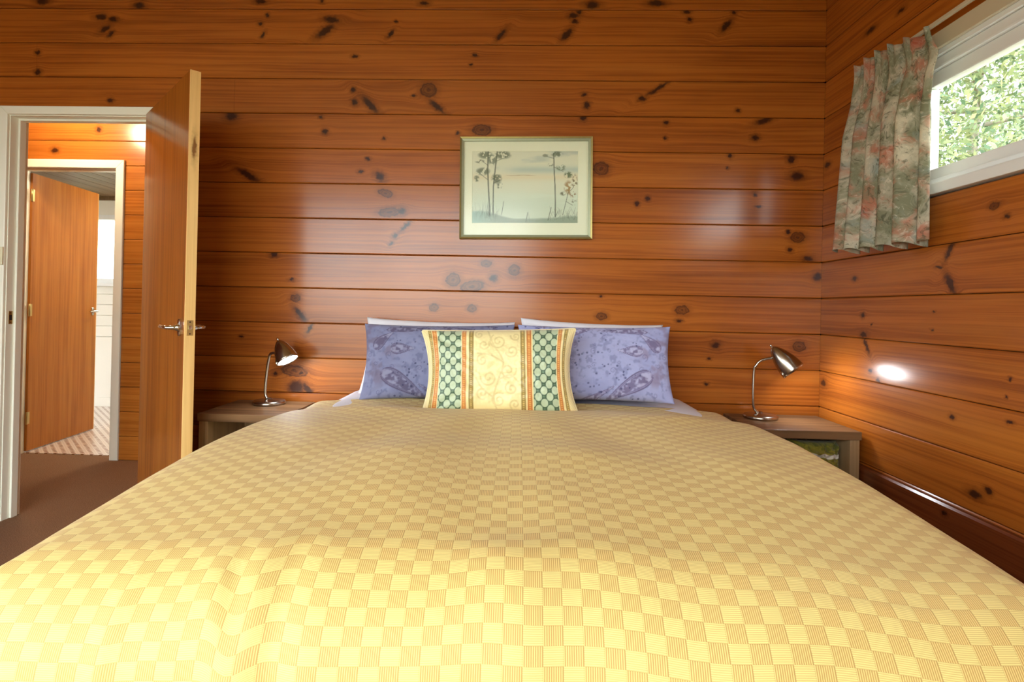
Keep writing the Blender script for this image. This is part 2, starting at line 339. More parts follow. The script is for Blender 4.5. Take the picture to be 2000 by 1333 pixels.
wre = boxes('wall_rear', [(XL-.1, RW[0], YR-.1, YR, 0, ZT+.02), (RW[1], XR+.1, YR-.1, YR, 0, ZT+.02), (RW[0], RW[1], YR-.1, YR, RW[3], ZT+.02), (RW[0], RW[1], YR-.1, YR, 0, RW[2])], MT['rearwood'])
tag(wre, 'pine wall around the glazed doors facing the foot of the bed', 'wall', kind='structure')
w3 = empty('window_3', ((RW[0]+RW[1])/2, YR-.05, 0), label='wide glazed sliding doors facing the foot of the bed', cat='window', kind='structure')
nb = 3; step = (RW[1]-RW[0])/nb
for i in range(nb+1):
    x = RW[0]+i*step; x = min(max(x, RW[0]+.03), RW[1]-.03)
    box('stile', x-.03, x+.03, YR-.08, YR-.03, RW[2], RW[3], MT['alu'], w3, world=True)
for z in (RW[2], RW[3]-.05): box('rail', RW[0], RW[1], YR-.075, YR-.035, z, z+.05, MT['alu'], w3, world=True)
for i in range(nb): box('pane', RW[0]+i*step+.03, RW[0]+(i+1)*step-.03, YR-.057, YR-.053, RW[2]+.05, RW[3]-.05, MT['glass'], w3, world=True)

# ------------------------------------------------------------------ doorway of the bedroom
t1 = empty('trim_1', (DX0, D, 0), label='cream painted door frame of the bedroom doorway', cat='door frame', kind='structure')
wp = MT['white_paint']
def frame_set(par, x0, x1, zt, y0, y1, side, arch=.045):
    """jamb linings, stops and a mitred architrave on the side facing -Y"""
    box('jamb', x0-.02, x0, y0, y1, 0, zt+.02, wp, par, world=True); box('jamb', x1, x1+.02, y0, y1, 0, zt+.02, wp, par, world=True)
    box('head_lining', x0, x1, y0, y1, zt, zt+.02, wp, par, world=True)
    s0, s1 = (y0+.042, y0+.078) if side < 0 else (y0+.01, y0+.05)
    box('stop', x0, x0+.011, s0, s1, 0, zt, wp, par, .002, True); box('stop', x1-.011, x1, s0, s1, 0, zt, wp, par, .002, True)
    box('stop', x0+.011, x1-.011, s0, s1, zt-.011, zt, wp, par, .002, True)
    ya, yb = y0-.016, y0-.0005
    a = arch; g = .004
    def arc(pts):
        v = [(x, ya, z) for x, z in pts]+[(x, yb, z) for x, z in pts]
        o = mesh('architrave', v, [(0, 1, 2, 3), (7, 6, 5, 4), (0, 4, 5, 1), (1, 5, 6, 2), (2, 6, 7, 3), (3, 7, 4, 0)], wp, par, world=True)
        bm = bmesh.new(); bm.from_mesh(o.data)
        es = [e for e in bm.edges if all(abs(q.co.y-ya) < 1e-5 for q in e.verts)]
        bmesh.ops.bevel(bm, geom=es, offset=.004, segments=2, affect='EDGES', profile=.5); bm.to_mesh(o.data); bm.free()
    arc([(x0-g, 0), (x0-a, 0), (x0-a, zt+a), (x0-g, zt+g)])
    arc([(x1+g, 0), (x1+a, 0), (x1+a, zt+a), (x1+g, zt+g)])
    arc([(x0-g, zt+g), (x0-a, zt+a), (x1+a, zt+a), (x1+g, zt+g)])
frame_set(t1, DX0, DX1, DZ, D-.001, D+.1, -1)
sp_ = box('strike_plate', DX0, DX0+.0015, D+.012, D+.034, .985, 1.05, MT['brass'], t1, .0005, True)
for z in (.993, 1.042): box('screw', DX0+.0012, DX0+.002, D+.021, D+.025, z-.002, z+.002, MT['dark'], sp_).location = -Vector(t1.location)*0
box('latch_hole', DX0+.001, DX0+.0018, D+.016, D+.03, 1.005, 1.03, MT['dark'], sp_)

# ------------------------------------------------------------------ hall
MT_hallL = (.50, .165, .022); MT_hallD = (.27, .072, .007)
wh = boxes('wall_hall', [(-4.6, BX0-.02, HY+.02, HY+.1, 0, ZT+.02), (BX1+.02, -.9, HY+.02, HY+.1, 0, ZT+.02), (BX0-.02, BX1+.02, HY+.02, HY+.1, DZ+.02, ZT+.02)], MT['dark'])
tag(wh, 'orange varnished plank wall across the hall', 'wall', kind='structure')
for k in range(-1, 15):
    z1, z0 = zs(k), max(0., zs(k+1))
    m = wood('hall_varnished_pine_%d' % (k+2), (0, 2), MT_hallL, MT_hallD, KH.get(k, ()), k*1.71+140., tint=jit[(k+3) % 16])
    for a0, a1 in ([(-4.6, -.9)] if z0 >= DZ else [(-4.6, BX0-.02), (BX1+.02, -.9)]): plank(wh, 'x', a0, a1, z0, z1, HY, m)
MT['hallside'] = wood('hall_end_pine', (1, 2), MT_hallL, MT_hallD, (), 171.)
for nm, x0, x1 in (('wall_hall_end', -4.7, -4.6), ('wall_hall_entry', -.9, -.8)):
    tag(box(nm, x0, x1, D+.1, HY+.1, 0, ZT+.02, MT['hallside']), 'plank lined end wall of the hall' if x0 < -2 else 'plank lined entry end wall of the hall', 'wall', kind='structure')
tag(box('wall_hall_near', -4.7, XL-.1, D+.02, D+.1, 0, ZT+.02, MT['hallside']), 'pine lining on the bedroom side of the hall', 'wall', kind='structure')
tag(box('floor_hall', -4.7, XL-.12, D+.02, HY+.1, -.12, 0, fl.data.materials[0]), 'brown carpet at the far end of the hall', 'floor', kind='structure')
tag(box('ceiling_hall', -4.7, XL-.12, D+.02, HY+.1, ZT+.02, ZT+.12, MT['ceil']), 'light timber ceiling over the far end of the hall', 'ceiling', kind='structure')
t2 = empty('trim_2', (BX0, HY, 0), label='cream painted door frame of the bathroom doorway', cat='door frame', kind='structure')
frame_set(t2, BX0, BX1, DZ, HY-.001, HY+.1, 1, .062)

# ------------------------------------------------------------------ bathroom seen through the hall
BY = 5.62
def tiles():
    t = NT('white_mosaic_with_brown_dots'); p = t.n('ShaderNodeNewGeometry').outputs['Position']
    q = t.mapping(p, (0, 0, 0), (0, 0, math.radians(45)), (1, 1, 1))
    s = t.n('ShaderNodeSeparateXYZ', {0: q})
    def cell(o): return t.math('ABSOLUTE', t.math('SUBTRACT', t.math('FRACT', t.math('MULTIPLY', o, 21.)), .5))
    a, b = cell(s.outputs[0]), cell(s.outputs[1])
    dot = t.math('LESS_THAN', t.math('ADD', t.math('POWER', a, 2.), t.math('POWER', b, 2.)), .075)
    grout = t.math('GREATER_THAN', t.math('MAXIMUM', a, b), .46)
    c = t.mix(dot, lin((232, 222, 214)), lin((134, 86, 52))); c = t.mix(t.math('MULTIPLY', grout, .25), c, lin((170, 140, 120)))
    return t.set(color=c, rough=.3)
tag(box('floor_bathroom', -5.3, -2.4, HY+.1, BY+.1, -.12, .004, tiles()), 'white mosaic bathroom floor with small brown dots', 'floor', kind='structure')
MT['bathwhite'] = plain('white_bathroom_paint', (236, 234, 222), .4, nscale=6, namt=.02)
MT['bathceil'] = wood('bathroom_ceiling_boards', (1, 0), (.20, .115, .05), (.09, .048, .02), (), 77., rough=.5, coat=.1)
bw0, bw1, bz0, bz1 = -4.75, -3.55, 1.285, 2.0
wbt = boxes('wall_bathroom', [(-5.3, bw0, BY+.02, BY+.12, 0, 2.3), (bw1, -2.4, BY+.02, BY+.12, 0, 2.3), (bw0, bw1, BY+.02, BY+.12, 0, bz0), (bw0, bw1, BY+.02, BY+.12, bz1, 2.3)], MT['bathwhite'])
tag(wbt, 'white painted board wall below the bathroom window', 'wall', kind='structure')
z = 1.285
while z > .74:
    for a0, a1 in ((-5.3, -2.4),):
        o = mesh('plank', *plank_mesh('x', a1-a0, .111), MT['bathwhite'], wbt); o.location = ((a0+a1)/2, BY, z-.0555)
    z -= .111
box('lower_panel', -5.3, -2.4, BY, BY+.02, .1, z-.004, MT['bathwhite'], wbt)
tag(box('baseboard_bathroom', -5.3, -2.4, BY-.014, BY, .004, .1, MT['bathwhite'], None, .003), 'white baseboard under the bathroom window', 'baseboard', kind='structure')
for a0, a1 in ((-5.3, bw0), (bw1, -2.4)):
    box('side_panel', a0, a1, BY, BY+.02, 1.285, 2.18, MT['bathwhite'], wbt)
box('head_panel', bw0, bw1, BY, BY+.02, bz1, 2.18, MT['bathwhite'], wbt)
tag(box('wall_bathroom_side', -5.4, -5.3, HY+.1, BY+.1, 0, 2.3, MT['bathwhite']), 'white bathroom wall behind the open bathroom door', 'wall', kind='structure')
tag(box('wall_bathroom_end', -2.4, -2.3, HY+.1, BY+.1, 0, 2.3, MT['bathwhite']), 'white bathroom wall beside the doorway', 'wall', kind='structure')
cb = box('ceiling_bathroom', -5.3, -2.4, HY+.1, BY+.1, 2.2, 2.3, MT['dark']); tag(cb, 'brown timber board ceiling of the bathroom', 'ceiling', kind='structure')
x = -5.3
while x < -2.45:
    box('board', x+.002, min(x+.138, -2.4), HY+.102, BY+.02, 2.185, 2.2, MT['bathceil'], cb, .003); x += .14
tag(box('trim_3', -5.3, -2.4, BY-.03, BY, 2.15, 2.185, MT['bathceil']), 'brown timber cornice above the bathroom window', 'cornice', kind='structure')
w2 = empty('window_2', ((bw0+bw1)/2, BY+.05, bz0), label='bright white framed bathroom window', cat='window', kind='structure')
for a, b, c, d in ((bw0, bw0+.05, bz0, bz1), (bw1-.05, bw1, bz0, bz1), (bw0+.05, bw1-.05, bz0, bz0+.05), (bw0+.05, bw1-.05, bz1-.05, bz1), (-4.17, -4.13, bz0+.05, bz1-.05)):
    box('frame', a, b, BY-.005, BY+.07, c, d, MT['alu'], w2, .003, True)
box('sill', bw0-.04, bw1+.04, BY-.05, BY+.02, bz0-.03, bz0, MT['alu'], w2, .004, True)
for a, b in ((bw0+.05, -4.17), (-4.13, bw1-.05)): box('pane', a, b, BY+.03, BY+.034, bz0+.05, bz1-.05, MT['glass'], w2, world=True)

# ------------------------------------------------------------------ doors
leafL, leafD = (.37, .115, .013), (.20, .050, .005)
veneer = wood('door_veneer', (2, 0), leafL, leafD, (), 5., local=True, grain=.55, rough=.45, coat=1., coatr=.14)
veneer2 = wood('bathroom_door_veneer', (2, 0), (.50, .185, .028), (.32, .10, .012), (), 15., local=True, grain=.5, rough=.5, coat=.4, coatr=.2)
lip = wood('door_edge_pine', (2, 1), (.84, .54, .21), (.68, .39, .13), ((1.72, .02, .05, .008, 0, 0),), 8., local=True, grain=.6, rough=.45, coat=.1, knotcol=(.2, .08, .02))
def lever(par, x, side, z=1.015, dirx=-1):
    """lever handle on one face; side -1 faces local -y"""
    y0 = 0 if side < 0 else .038
    h = empty('handle', (x, y0, z)); h.parent = par; s = side
    v = []; n = 20
    for yy, k in ((0, 1.), (s*.006, 1.), (s*.009, .8)):
        for i in range(n):
            a = 2*math.pi*i/n; cx, cz = math.cos(a)*.014*k, math.sin(a)*.014*k
            cz += math.copysign(.021, math.sin(a)) if abs(math.sin(a)) > 1e-6 else 0
            v.append((cx, yy, cz))
    f = [(i+r*n, (i+1) % n+r*n, (i+1) % n+(r+1)*n, i+(r+1)*n) for r in range(2) for i in range(n)]+[tuple(range(n)), tuple(range(2*n, 3*n))]
    autosmooth(mesh('rose_plate', v, f, MT['chrome'], h))
    lathe('neck', [(.017, s*.006), (.013, s*.014), (.0085, s*.024), (.0075, s*.045), (.0, s*.046)], MT['chrome'], h, axis=(0, 1, 0), n=18)
    tube('lever', smooth_path([(0, s*.036, 0), (dirx*.008, s*.047, 0), (dirx*.03, s*.052, .001), (dirx*.07, s*.053, .002), (dirx*.105, s*.049, .0)], 5), [.0075]*16+[.0065]*4+[.004], MT['chrome'], h, 12)
def hinge(par, z, x=0., y=0.):
    h = empty('hinge', (x, y, z)); h.parent = par
    lathe('knuckle', [(.005, -.045), (.0065, -.044), (.0065, .044), (.005, .045)], MT['brass'], h, n=12)
    box('hinge_leaf', 0, .025, -.001, .0015, -.043, .043, MT['brass'], h)
def door(name, loc, ang, width, thick_side, label, vis):
    d = empty(name, loc, ang, label=label, cat='door', kind='structure')
    y0, y1 = (0, .038)
    box('leaf', 0, width-.007, y0, y1, .012, 2.02, veneer if vis else veneer2, d, .001)
    e = box('edge_lipping', width-.007, width, y0, y1, .012, 2.02, lip, d, .001)
    lever(d, width-.055, -1); lever(d, width-.055, 1)
    lp = box('latch_plate', width-.0005, width+.0012, .008, .030, .985, 1.045, MT['brass'], d, .0004)
    box('latch_bolt', width+.0005, width+.009, .013, .025, 1.008, 1.024, MT['chrome'], lp, .002)
    for z in (.992, 1.038):
        lathe('screw', [(.0028, 0), (.0028, .0008)], MT['dark'], lp, (width+.001, .019, z), (1, 0, 0), 10)
    return d
d1 = door('door_1', (-1.815, 2.61, 0), math.radians(-44.1), .735, 1, 'tall flush timber bedroom door standing open beside the bed', 1)
for z in (.25, 1.05, 1.8): hinge(d1, z, -.004, .042)
a2 = math.atan2(.74, -.085)
d2 = door('door_2', (-3.515+.0, HY+.105, 0), a2, .745, 1, 'orange flush timber bathroom door open across the hall', 0)
for z in (.25, 1.03, 1.86): hinge(d2, z, -.004, .0)
d2.scale = (1, 1, 1)
# ------------------------------------------------------------------ side window
w1 = empty('window_1', (XR+.05, (WY0+WY1)/2, WZ0), label='white framed high horizontal window looking out to foliage', cat='window', kind='structure')
al = MT['alu']
box('head_casing', XR-.014, XR+.001, WY0-.05, WY1+.02, 2.047, 2.104, MT['beige_paint'], w1, .003, True)
box('side_casing', XR-.014, XR+.001, WY1-.005, WY1+.03, WZ0+.01, 2.047, al, w1, .003, True)
box('side_casing', XR-.014, XR+.001, WY0-.05, WY0+.005, WZ0+.01, 2.047, al, w1, .003, True)
box('sill', XR-.02, XR+.10, WY0-.05, WY1+.02, WZ0+.004, WZ0+.042, al, w1, .004, True)
box('head_lining', XR+.0, XR+.115, WY0, WY1, 2.03, 2.0545, al, w1, .002, True)
box('outer_frame', XR+.012, XR+.08, WY0, WY1, 1.992, 2.03, al, w1, .006, True)
box('outer_frame', XR+.012, XR+.08, WY0, WY1, WZ0+.042, WZ0+.066, al, w1, .004, True)
for a in (WY0, WY1-.03): box('outer_frame', XR+.012, XR+.08, a, a+.03, WZ0+.066, 1.992, al, w1, .004, True)
sy0, sy1, sz0, sz1 = WY0+.03, WY1-.03, WZ0+.066, 1.992
for a, b, c, d in ((sy0, sy1, sz0, sz0+.042), (sy0, sy1, sz1-.05, sz1), (sy0, sy0+.045, sz0+.042, sz1-.05), (sy1-.045, sy1, sz0+.042, sz1-.05)):
    box('sash', XR+.028, XR+.066, a, b, c, d, al, w1, .005, True)
box('pane', XR+.044, XR+.048, sy0+.045, sy1-.045, sz0+.042, sz1-.05, MT['glass'], w1, world=True)
rail = empty('curtain_rail', (XR-.03, 1.4, 2.13), label='slim cream curtain track above the high window', cat='curtain rail')
box('track', XR-.04, XR-.026, WY0-.2, 2.24, 2.118, 2.13, MT['beige_paint'], rail, .002, True)
for y in (.8, 1.5, 2.2): box('bracket', XR-.028, XR-.0005, y-.01, y+.01, 2.114, 2.134, MT['beige_paint'], rail, .002, True)

def floral():
    t = NT('faded_floral_cotton'); uv = t.n('ShaderNodeUVMap').outputs[0]
    w = t.n('ShaderNodeVectorMath', {0: uv, 1: t.n('ShaderNodeVectorMath', {0: t.n('ShaderNodeTexNoise', {'Vector': uv, 'Scale': 9., 'Detail': 3.}).outputs['Color'], 1: (.10, .10, 0)}, operation='MULTIPLY').outputs[0]}, operation='ADD').outputs[0]
    a = t.noise(w, 8., 5, .6); b = t.noise(t.mapping(w, (3.1, 1.7, 0)), 10., 5, .6); c = t.noise(t.mapping(w, (7.7, 9.2, 0)), 9., 4, .6)
    vein = t.noise(t.mapping(w, (1, 5, 0)), 30., 5, .7, 1.5)
    col = t.mix(t.rng(a, .36, .60), lin((214, 205, 182)), lin((146, 146, 118)))
    col = t.mix(t.rng(b, .47, .66, 0., .85), col, lin((206, 132, 106)))
    col = t.mix(t.rng(b, .62, .74, 0., .8), col, lin((186, 92, 66)))
    col = t.mix(t.rng(c, .52, .70, 0., .6), col, lin((160, 176, 174)))
    col = t.mix(t.rng(vein, .52, .66, 0., .75), col, lin((96, 96, 74)))
    col = t.mix(t.rng(vein, .44, .32, 0., .6), col, lin((236, 226, 206)))
    t.set(color=col, rough=.8, spec=.15)
    tr = t.n('ShaderNodeBsdfTranslucent', {0: col}); mx = t.n('ShaderNodeMixShader', {0: .3, 1: t.b.outputs[0], 2: tr.outputs[0]})
    t.t.links.new(mx.outputs[0], t.out.inputs[0]); return t.m
def curtain():
    nu, nv = 150, 70; v = []; uv = []
    for j in range(nv+1):
        q = j/nv
        for i in range(nu+1):
            u = i/nu; z = 2.105-q*.735
            xb = (1-q)*((1-u)*1.335+u*1.375)+q*((1-u)*1.285+u*1.375)
            y = 2.25-u*.345
            tape = math.exp(-((q-.135)/.05)**2)
            low = min(1, max(0, (q-.13)/.25)); head = max(0, 1-q/.13)
            ph = 2*math.pi*(5.2*u+.45*math.sin(3.1*u)+.10*q*math.sin(7*u))
            amp = .008+.02*low+.012*head+.008*low*math.sin(9*u+1)
            pl = math.sin(ph)+.28*math.sin(2*ph+.6)
            x = xb-amp*pl+.006*math.sin(ph*3.1)*head
            y += .012*math.cos(ph)*(.3+low)*(1-tape)-.006*math.sin(ph*2)*head
            y += (.5-u)*.03*tape
            z += .006*math.sin(ph*1.0+.8)*max(0, 1-q*6)+(.01*math.sin(ph) if q > .99 else 0)+.012*head*math.sin(5*u)
            if u > .93: x += (u-.93)*.25*(1-head)
            x = min(x, XR-.034)
            v.append((x, y, z)); uv.append((u*.85, q*.735))
    f = [(j*(nu+1)+i, j*(nu+1)+i+1, (j+1)*(nu+1)+i+1, (j+1)*(nu+1)+i) for j in range(nv) for i in range(nu)]
    o = mesh('curtain', v, f, floral(), None, True)
    ul = o.data.uv_layers.new(name='UVMap')
    for l in o.data.loops: ul.data[l.index].uv = uv[l.vertex_index]
    m = o.modifiers.new('thickness', 'SOLIDIFY'); m.thickness = .0018; m.offset = 0
    return tag(o, 'short faded floral curtain gathered beside the high window', 'curtain')
curtain()

# ------------------------------------------------------------------ light switch on the architrave
sw = empty('light_switch', (-2.577, D-.0175, 1.325), label='small cream light switch on the door architrave', cat='light switch')
pl = box('plate', -.017, .017, -.007, .0005, -.045, .045, MT['switch'], sw, .002)
box('rocker', -.006, .006, -.0115, -.006, -.012, .012, MT['switch'], sw, .002)
for z in (-.036, .036): lathe('screw', [(.003, 0), (.003, -.001)], MT['dark'], pl, (0, -.007, z), (0, 1, 0), 10)

# ------------------------------------------------------------------ hall ceiling lamp (real lamp that lights the hall)
hl = empty('ceiling_lamp', (-2.98, 3.22, ZT+.02), label='round white globe lamp on the hall ceiling', cat='lamp')
lathe('canopy', [(.06, 0), (.06, -.02), (.02, -.03), (.012, -.035), (.012, -.22), (.04, -.235), (.045, -.25)], MT['white_paint'], hl, n=24)
tg = NT('glowing_opal_glass'); tg.set(color=(.9, .85, .75)); tg.b.inputs['Emission Color'].default_value = (1, .78, .52, 1); tg.b.inputs['Emission Strength'].default_value = 88.
lathe('globe', [(.03+.0, -.245)]+[(.09*math.sin(a), -.33+.09*math.cos(a)) for a in [i*math.pi/14 for i in range(2, 14)]]+[(.001, -.42)], tg.m, hl, n=24)

bl = empty('ceiling_lamp', (-2.75, 4.75, 2.185), label='small round ceiling lamp in the bathroom', cat='lamp')
lathe('canopy', [(.11, 0), (.11, -.015), (.1, -.02)], MT['white_paint'], bl, n=24)
tb = NT('glowing_bathroom_glass'); tb.set(color=(.9, .88, .8)); tb.b.inputs['Emission Color'].default_value = (1, .84, .62, 1); tb.b.inputs['Emission Strength'].default_value = 95.
lathe('globe', [(.1, -.02), (.095, -.04), (.07, -.06), (.035, -.07), (.001, -.072)], tb.m, bl, n=24)

# ------------------------------------------------------------------ vertex-painted cloth prints
def v3(c): return np.array(lin(c))
def set_colors(o, rgb):
    at = o.data.color_attributes.new('print', 'FLOAT_COLOR', 'POINT')
    a = np.ones((len(o.data.vertices), 4), np.float32); a[:, :3] = rgb; at.data.foreach_set('color', a.ravel())
def printed(name, rough=.6, sheen=.2, bumpscale=900, bump=.15, spec=.3):
    t = NT(name); c = t.n('ShaderNodeVertexColor', layer_name='print').outputs[0]
    nz = t.noise(t.n('ShaderNodeTexCoord').outputs['Object'], bumpscale, 2); t.bump(nz, bump, .001)
    return t.set(color=c, rough=rough, sheen=sheen, spec=spec)
def blend(img, mask, col): return img*(1-mask[..., None])+np.asarray(col)*mask[..., None]
def sstep(a, b, x):
    t = np.clip((x-a)/(b-a), 0, 1); return t*t*(3-2*t)
def vnoise(x, y, seed=0):
    xi = np.floor(x).astype(int); yi = np.floor(y).astype(int); fx = x-xi; fy = y-yi
    def h(a, b): return np.mod(np.sin(a*127.1+b*311.7+seed*74.7)*43758.5453, 1)
    fx = fx*fx*(3-2*fx); fy = fy*fy*(3-2*fy)
    return (h(xi, yi)*(1-fx)+h(xi+1, yi)*fx)*(1-fy)+(h(xi, yi+1)*(1-fx)+h(xi+1, yi+1)*fx)*fy
def fbm(x, y, seed=0, n=4):
    r = 0; a = .5; s = 1.
    for i in range(n): r = r+a*vnoise(x*s, y*s, seed+i); a *= .5; s *= 2.03
    return r
def seg(X, Y, pts):
    d = np.full(X.shape, 9.)
    for (x0, y0), (x1, y1) in zip(pts[:-1], pts[1:]):
        dx, dy = x1-x0, y1-y0; t = np.clip(((X-x0)*dx+(Y-y0)*dy)/(dx*dx+dy*dy+1e-12), 0, 1)
        d = np.minimum(d, np.hypot(X-x0-t*dx, Y-y0-t*dy))
    return d
def spiral(cx, cy, r0, turns, a0, d=1, n=28):
    return [(cx+r0*(1-.85*k/n)*math.cos(a0+d*turns*2*math.pi*k/n), cy+r0*(1-.85*k/n)*math.sin(a0+d*turns*2*math.pi*k/n)) for k in range(n+1)]

def pillow(name, w, h, t, mat, loc, lean, rz, paint, nx=70, ny=44, parent=None, tilt=0., ear=.05, wr=.004, sd=0, pw=.5, earz=None):
    """stuffed case: origin at the bottom centre; front faces local -y, leans back by lean"""
    us = np.linspace(-1, 1, nx+1); vs = np.linspace(-1, 1, ny+1); U, V = np.meshgrid(us, vs)
    px = w/2*U*(1-ear*(1-V**2)*np.abs(U)**2); earz = ear*1.2 if earz is None else earz
    pz = h/2*V*(1-earz*(1-U**2)*np.abs(V)**2)
    th = t/2*np.power(np.clip((1-np.abs(U)**3.2)*(1-np.abs(V)**3.2), 0, 1), pw)
    n1 = fbm(U*2.2+sd, V*2.2, sd)-.5; n2 = fbm(U*6+sd, V*3.5, sd+5)-.5
    edge = np.clip(1-np.maximum(np.abs(U), np.abs(V))**6, 0, 1)
    th_f = th*(1+.25*n1)+wr*2*n2*edge
    # creases running in from the corners
    cor = np.exp(-((np.abs(U)-np.abs(V))**2)/.01)*np.clip(np.hypot(U, V)-.6, 0, 1)*edge
    th_f -= wr*2.0*cor
    R = Matrix.Rotation(rz, 4, 'Z') @ Matrix.Rotation(-lean, 4, 'X') @ Matrix.Rotation(tilt, 4, 'Y')
    A = np.array(R)[:3, :3]
    front = np.stack([px, -th_f-.001, pz+h/2], -1).reshape(-1, 3)
    back = np.stack([px, th+.001, pz+h/2], -1).reshape(-1, 3)
    P = np.concatenate([front, back]) @ A.T
    m = nx+1; N = m*(ny+1)
    f = []
    for j in range(ny):
        for i in range(nx):
            a = j*m+i; f.append((a, a+1, a+m+1, a+m)); f.append((N+a, N+a+m, N+a+m+1, N+a+1))
    bd = [i for i in range(m)]+[j*m+nx for j in range(1, ny+1)]+[ny*m+i for i in range(nx-1, -1, -1)]+[j*m for j in range(ny-1, 0, -1)]
    for a, b in zip(bd, bd[1:]+bd[:1]): f.append((a, N+a, N+b, b))
    o = mesh(name, P, f, mat, parent, True)
    if paint is not None:
        c = paint(U, V, w, h).reshape(-1, 3); set_colors(o, np.concatenate([c, c]))
    if parent is None: o.location = loc
    return o

# paisley pillowcases
def drop(X, Y, cx, cy, L, wd, ang, curl=.35):
    a = math.radians(ang); x = (X-cx)*math.cos(a)+(Y-cy)*math.sin(a); y = -(X-cx)*math.sin(a)+(Y-cy)*math.cos(a)
    s = np.clip((x/L+1)/2, 0, 1); y = y-curl*L*(s**2)
    half = wd*np.sqrt(np.clip(1-(2*s-1)**2, 0, 1))*(1.15-1.0*s)+1e-4
    d = np.abs(y)/half; d = np.where((x < -L) | (x > L), 9, d); return d, s, y
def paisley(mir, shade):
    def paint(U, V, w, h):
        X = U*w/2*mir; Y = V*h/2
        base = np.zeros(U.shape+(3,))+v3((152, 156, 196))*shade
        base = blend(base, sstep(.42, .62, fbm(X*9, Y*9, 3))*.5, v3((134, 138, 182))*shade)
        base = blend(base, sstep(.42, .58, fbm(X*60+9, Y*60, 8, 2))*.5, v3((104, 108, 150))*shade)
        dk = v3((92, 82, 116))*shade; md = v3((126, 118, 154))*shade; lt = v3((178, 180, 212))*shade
        # border of faded blossoms along the outer end
        ob = sstep(.17, .25, X+.02*np.sin(Y*40))*sstep(-.13, -.08, Y)
        base = blend(base, ob*sstep(.36, .56, fbm(X*24, Y*24, 21, 3))*.75, v3((128, 116, 144))*shade)
        for cx, cy, L, wd, an, cu in ((.13, -.105, .125, .046, 205, .25), (.15, .045, .055, .030, 180, 0), (.11, .138, .12, .017, 178, 0), (-.16, -.06, .11, .055, 75, -.3), (-.10, .12, .13, .03, 10, .2), (-.27, .10, .09, .035, 30, .3), (.245, .09, .06, .030, 130, .3), (.0, -.165, .1, .02, 20, .3)):
            d, s, y = drop(X, Y, cx, cy, L, wd, an, cu)
            base = blend(base, sstep(1.1, .98, d)*.6, md)
            base = blend(base, sstep(.10, .05, np.abs(d-.97))*.8, dk)
            base = blend(base, sstep(.06, .03, np.abs(d-.76))*.5, dk)
            lob = fbm(X*70, Y*70, 13, 2)
            base = blend(base, sstep(.72, .6, d)*sstep(.34, .5, lob)*.6, lt)
            base = blend(base, sstep(.72, .6, d)*sstep(.36, .28, lob)*.6, dk)
        r = np.random.default_rng(5)
        for _ in range(170):
            a, b = r.uniform(-.34, .2), r.uniform(-.22, .22); q = r.uniform(.0016, .0042)
            base = blend(base, sstep(q*1.5, q*.8, np.hypot(X-a, Y-b))*.85, v3((70, 72, 112))*shade)
        for _ in range(26):
            a, b = r.uniform(-.32, .32), r.uniform(-.2, .2); sp = spiral(a, b, r.uniform(.008, .018), 1.2, r.uniform(0, 6), 1, 10)
            base = blend(base, sstep(.0022, .0009, seg(X, Y, sp))*.45, v3((92, 90, 134))*shade)
        return base
    return paint
MT['paisley'] = printed('lavender_paisley_cotton', .75, .1)
t = NT('white_cotton'); nz = t.noise(t.n('ShaderNodeTexCoord').outputs['Object'], 9, 3); t.bump(nz, .3, .02)
MT['whitecotton'] = t.set(color=lin((236, 236, 246)), rough=.8, spec=.2)
PZ = .715
tag(pillow('pillow', .70, .36, .15, MT['whitecotton'], (-.365, 2.49, PZ-.002), math.radians(17), 0, None, 60, 36, ear=.06, sd=1, tilt=.012, wr=.009), 'white pillow against the planks behind the left lavender pillow', 'pillow', 'white pillows at the head of the bed')
tag(pillow('pillow', .66, .36, .15, MT['whitecotton'], (.335, 2.49, PZ+.006), math.radians(17), 0, None, 60, 36, ear=.06, sd=4, tilt=.03, wr=.009), 'white pillow against the planks behind the right lavender pillow', 'pillow', 'white pillows at the head of the bed')
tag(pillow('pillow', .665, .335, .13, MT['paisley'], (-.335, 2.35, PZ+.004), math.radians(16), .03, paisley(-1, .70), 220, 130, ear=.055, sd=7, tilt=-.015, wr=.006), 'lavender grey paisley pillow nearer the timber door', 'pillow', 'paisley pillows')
tag(pillow('pillow', .665, .335, .13, MT['paisley'], (.335, 2.36, PZ+.012), math.radians(16), -.04, paisley(1, 1.25), 220, 130, ear=.055, sd=12, tilt=-.01, wr=.006), 'lavender grey paisley pillow nearer the window wall', 'pillow', 'paisley pillows')

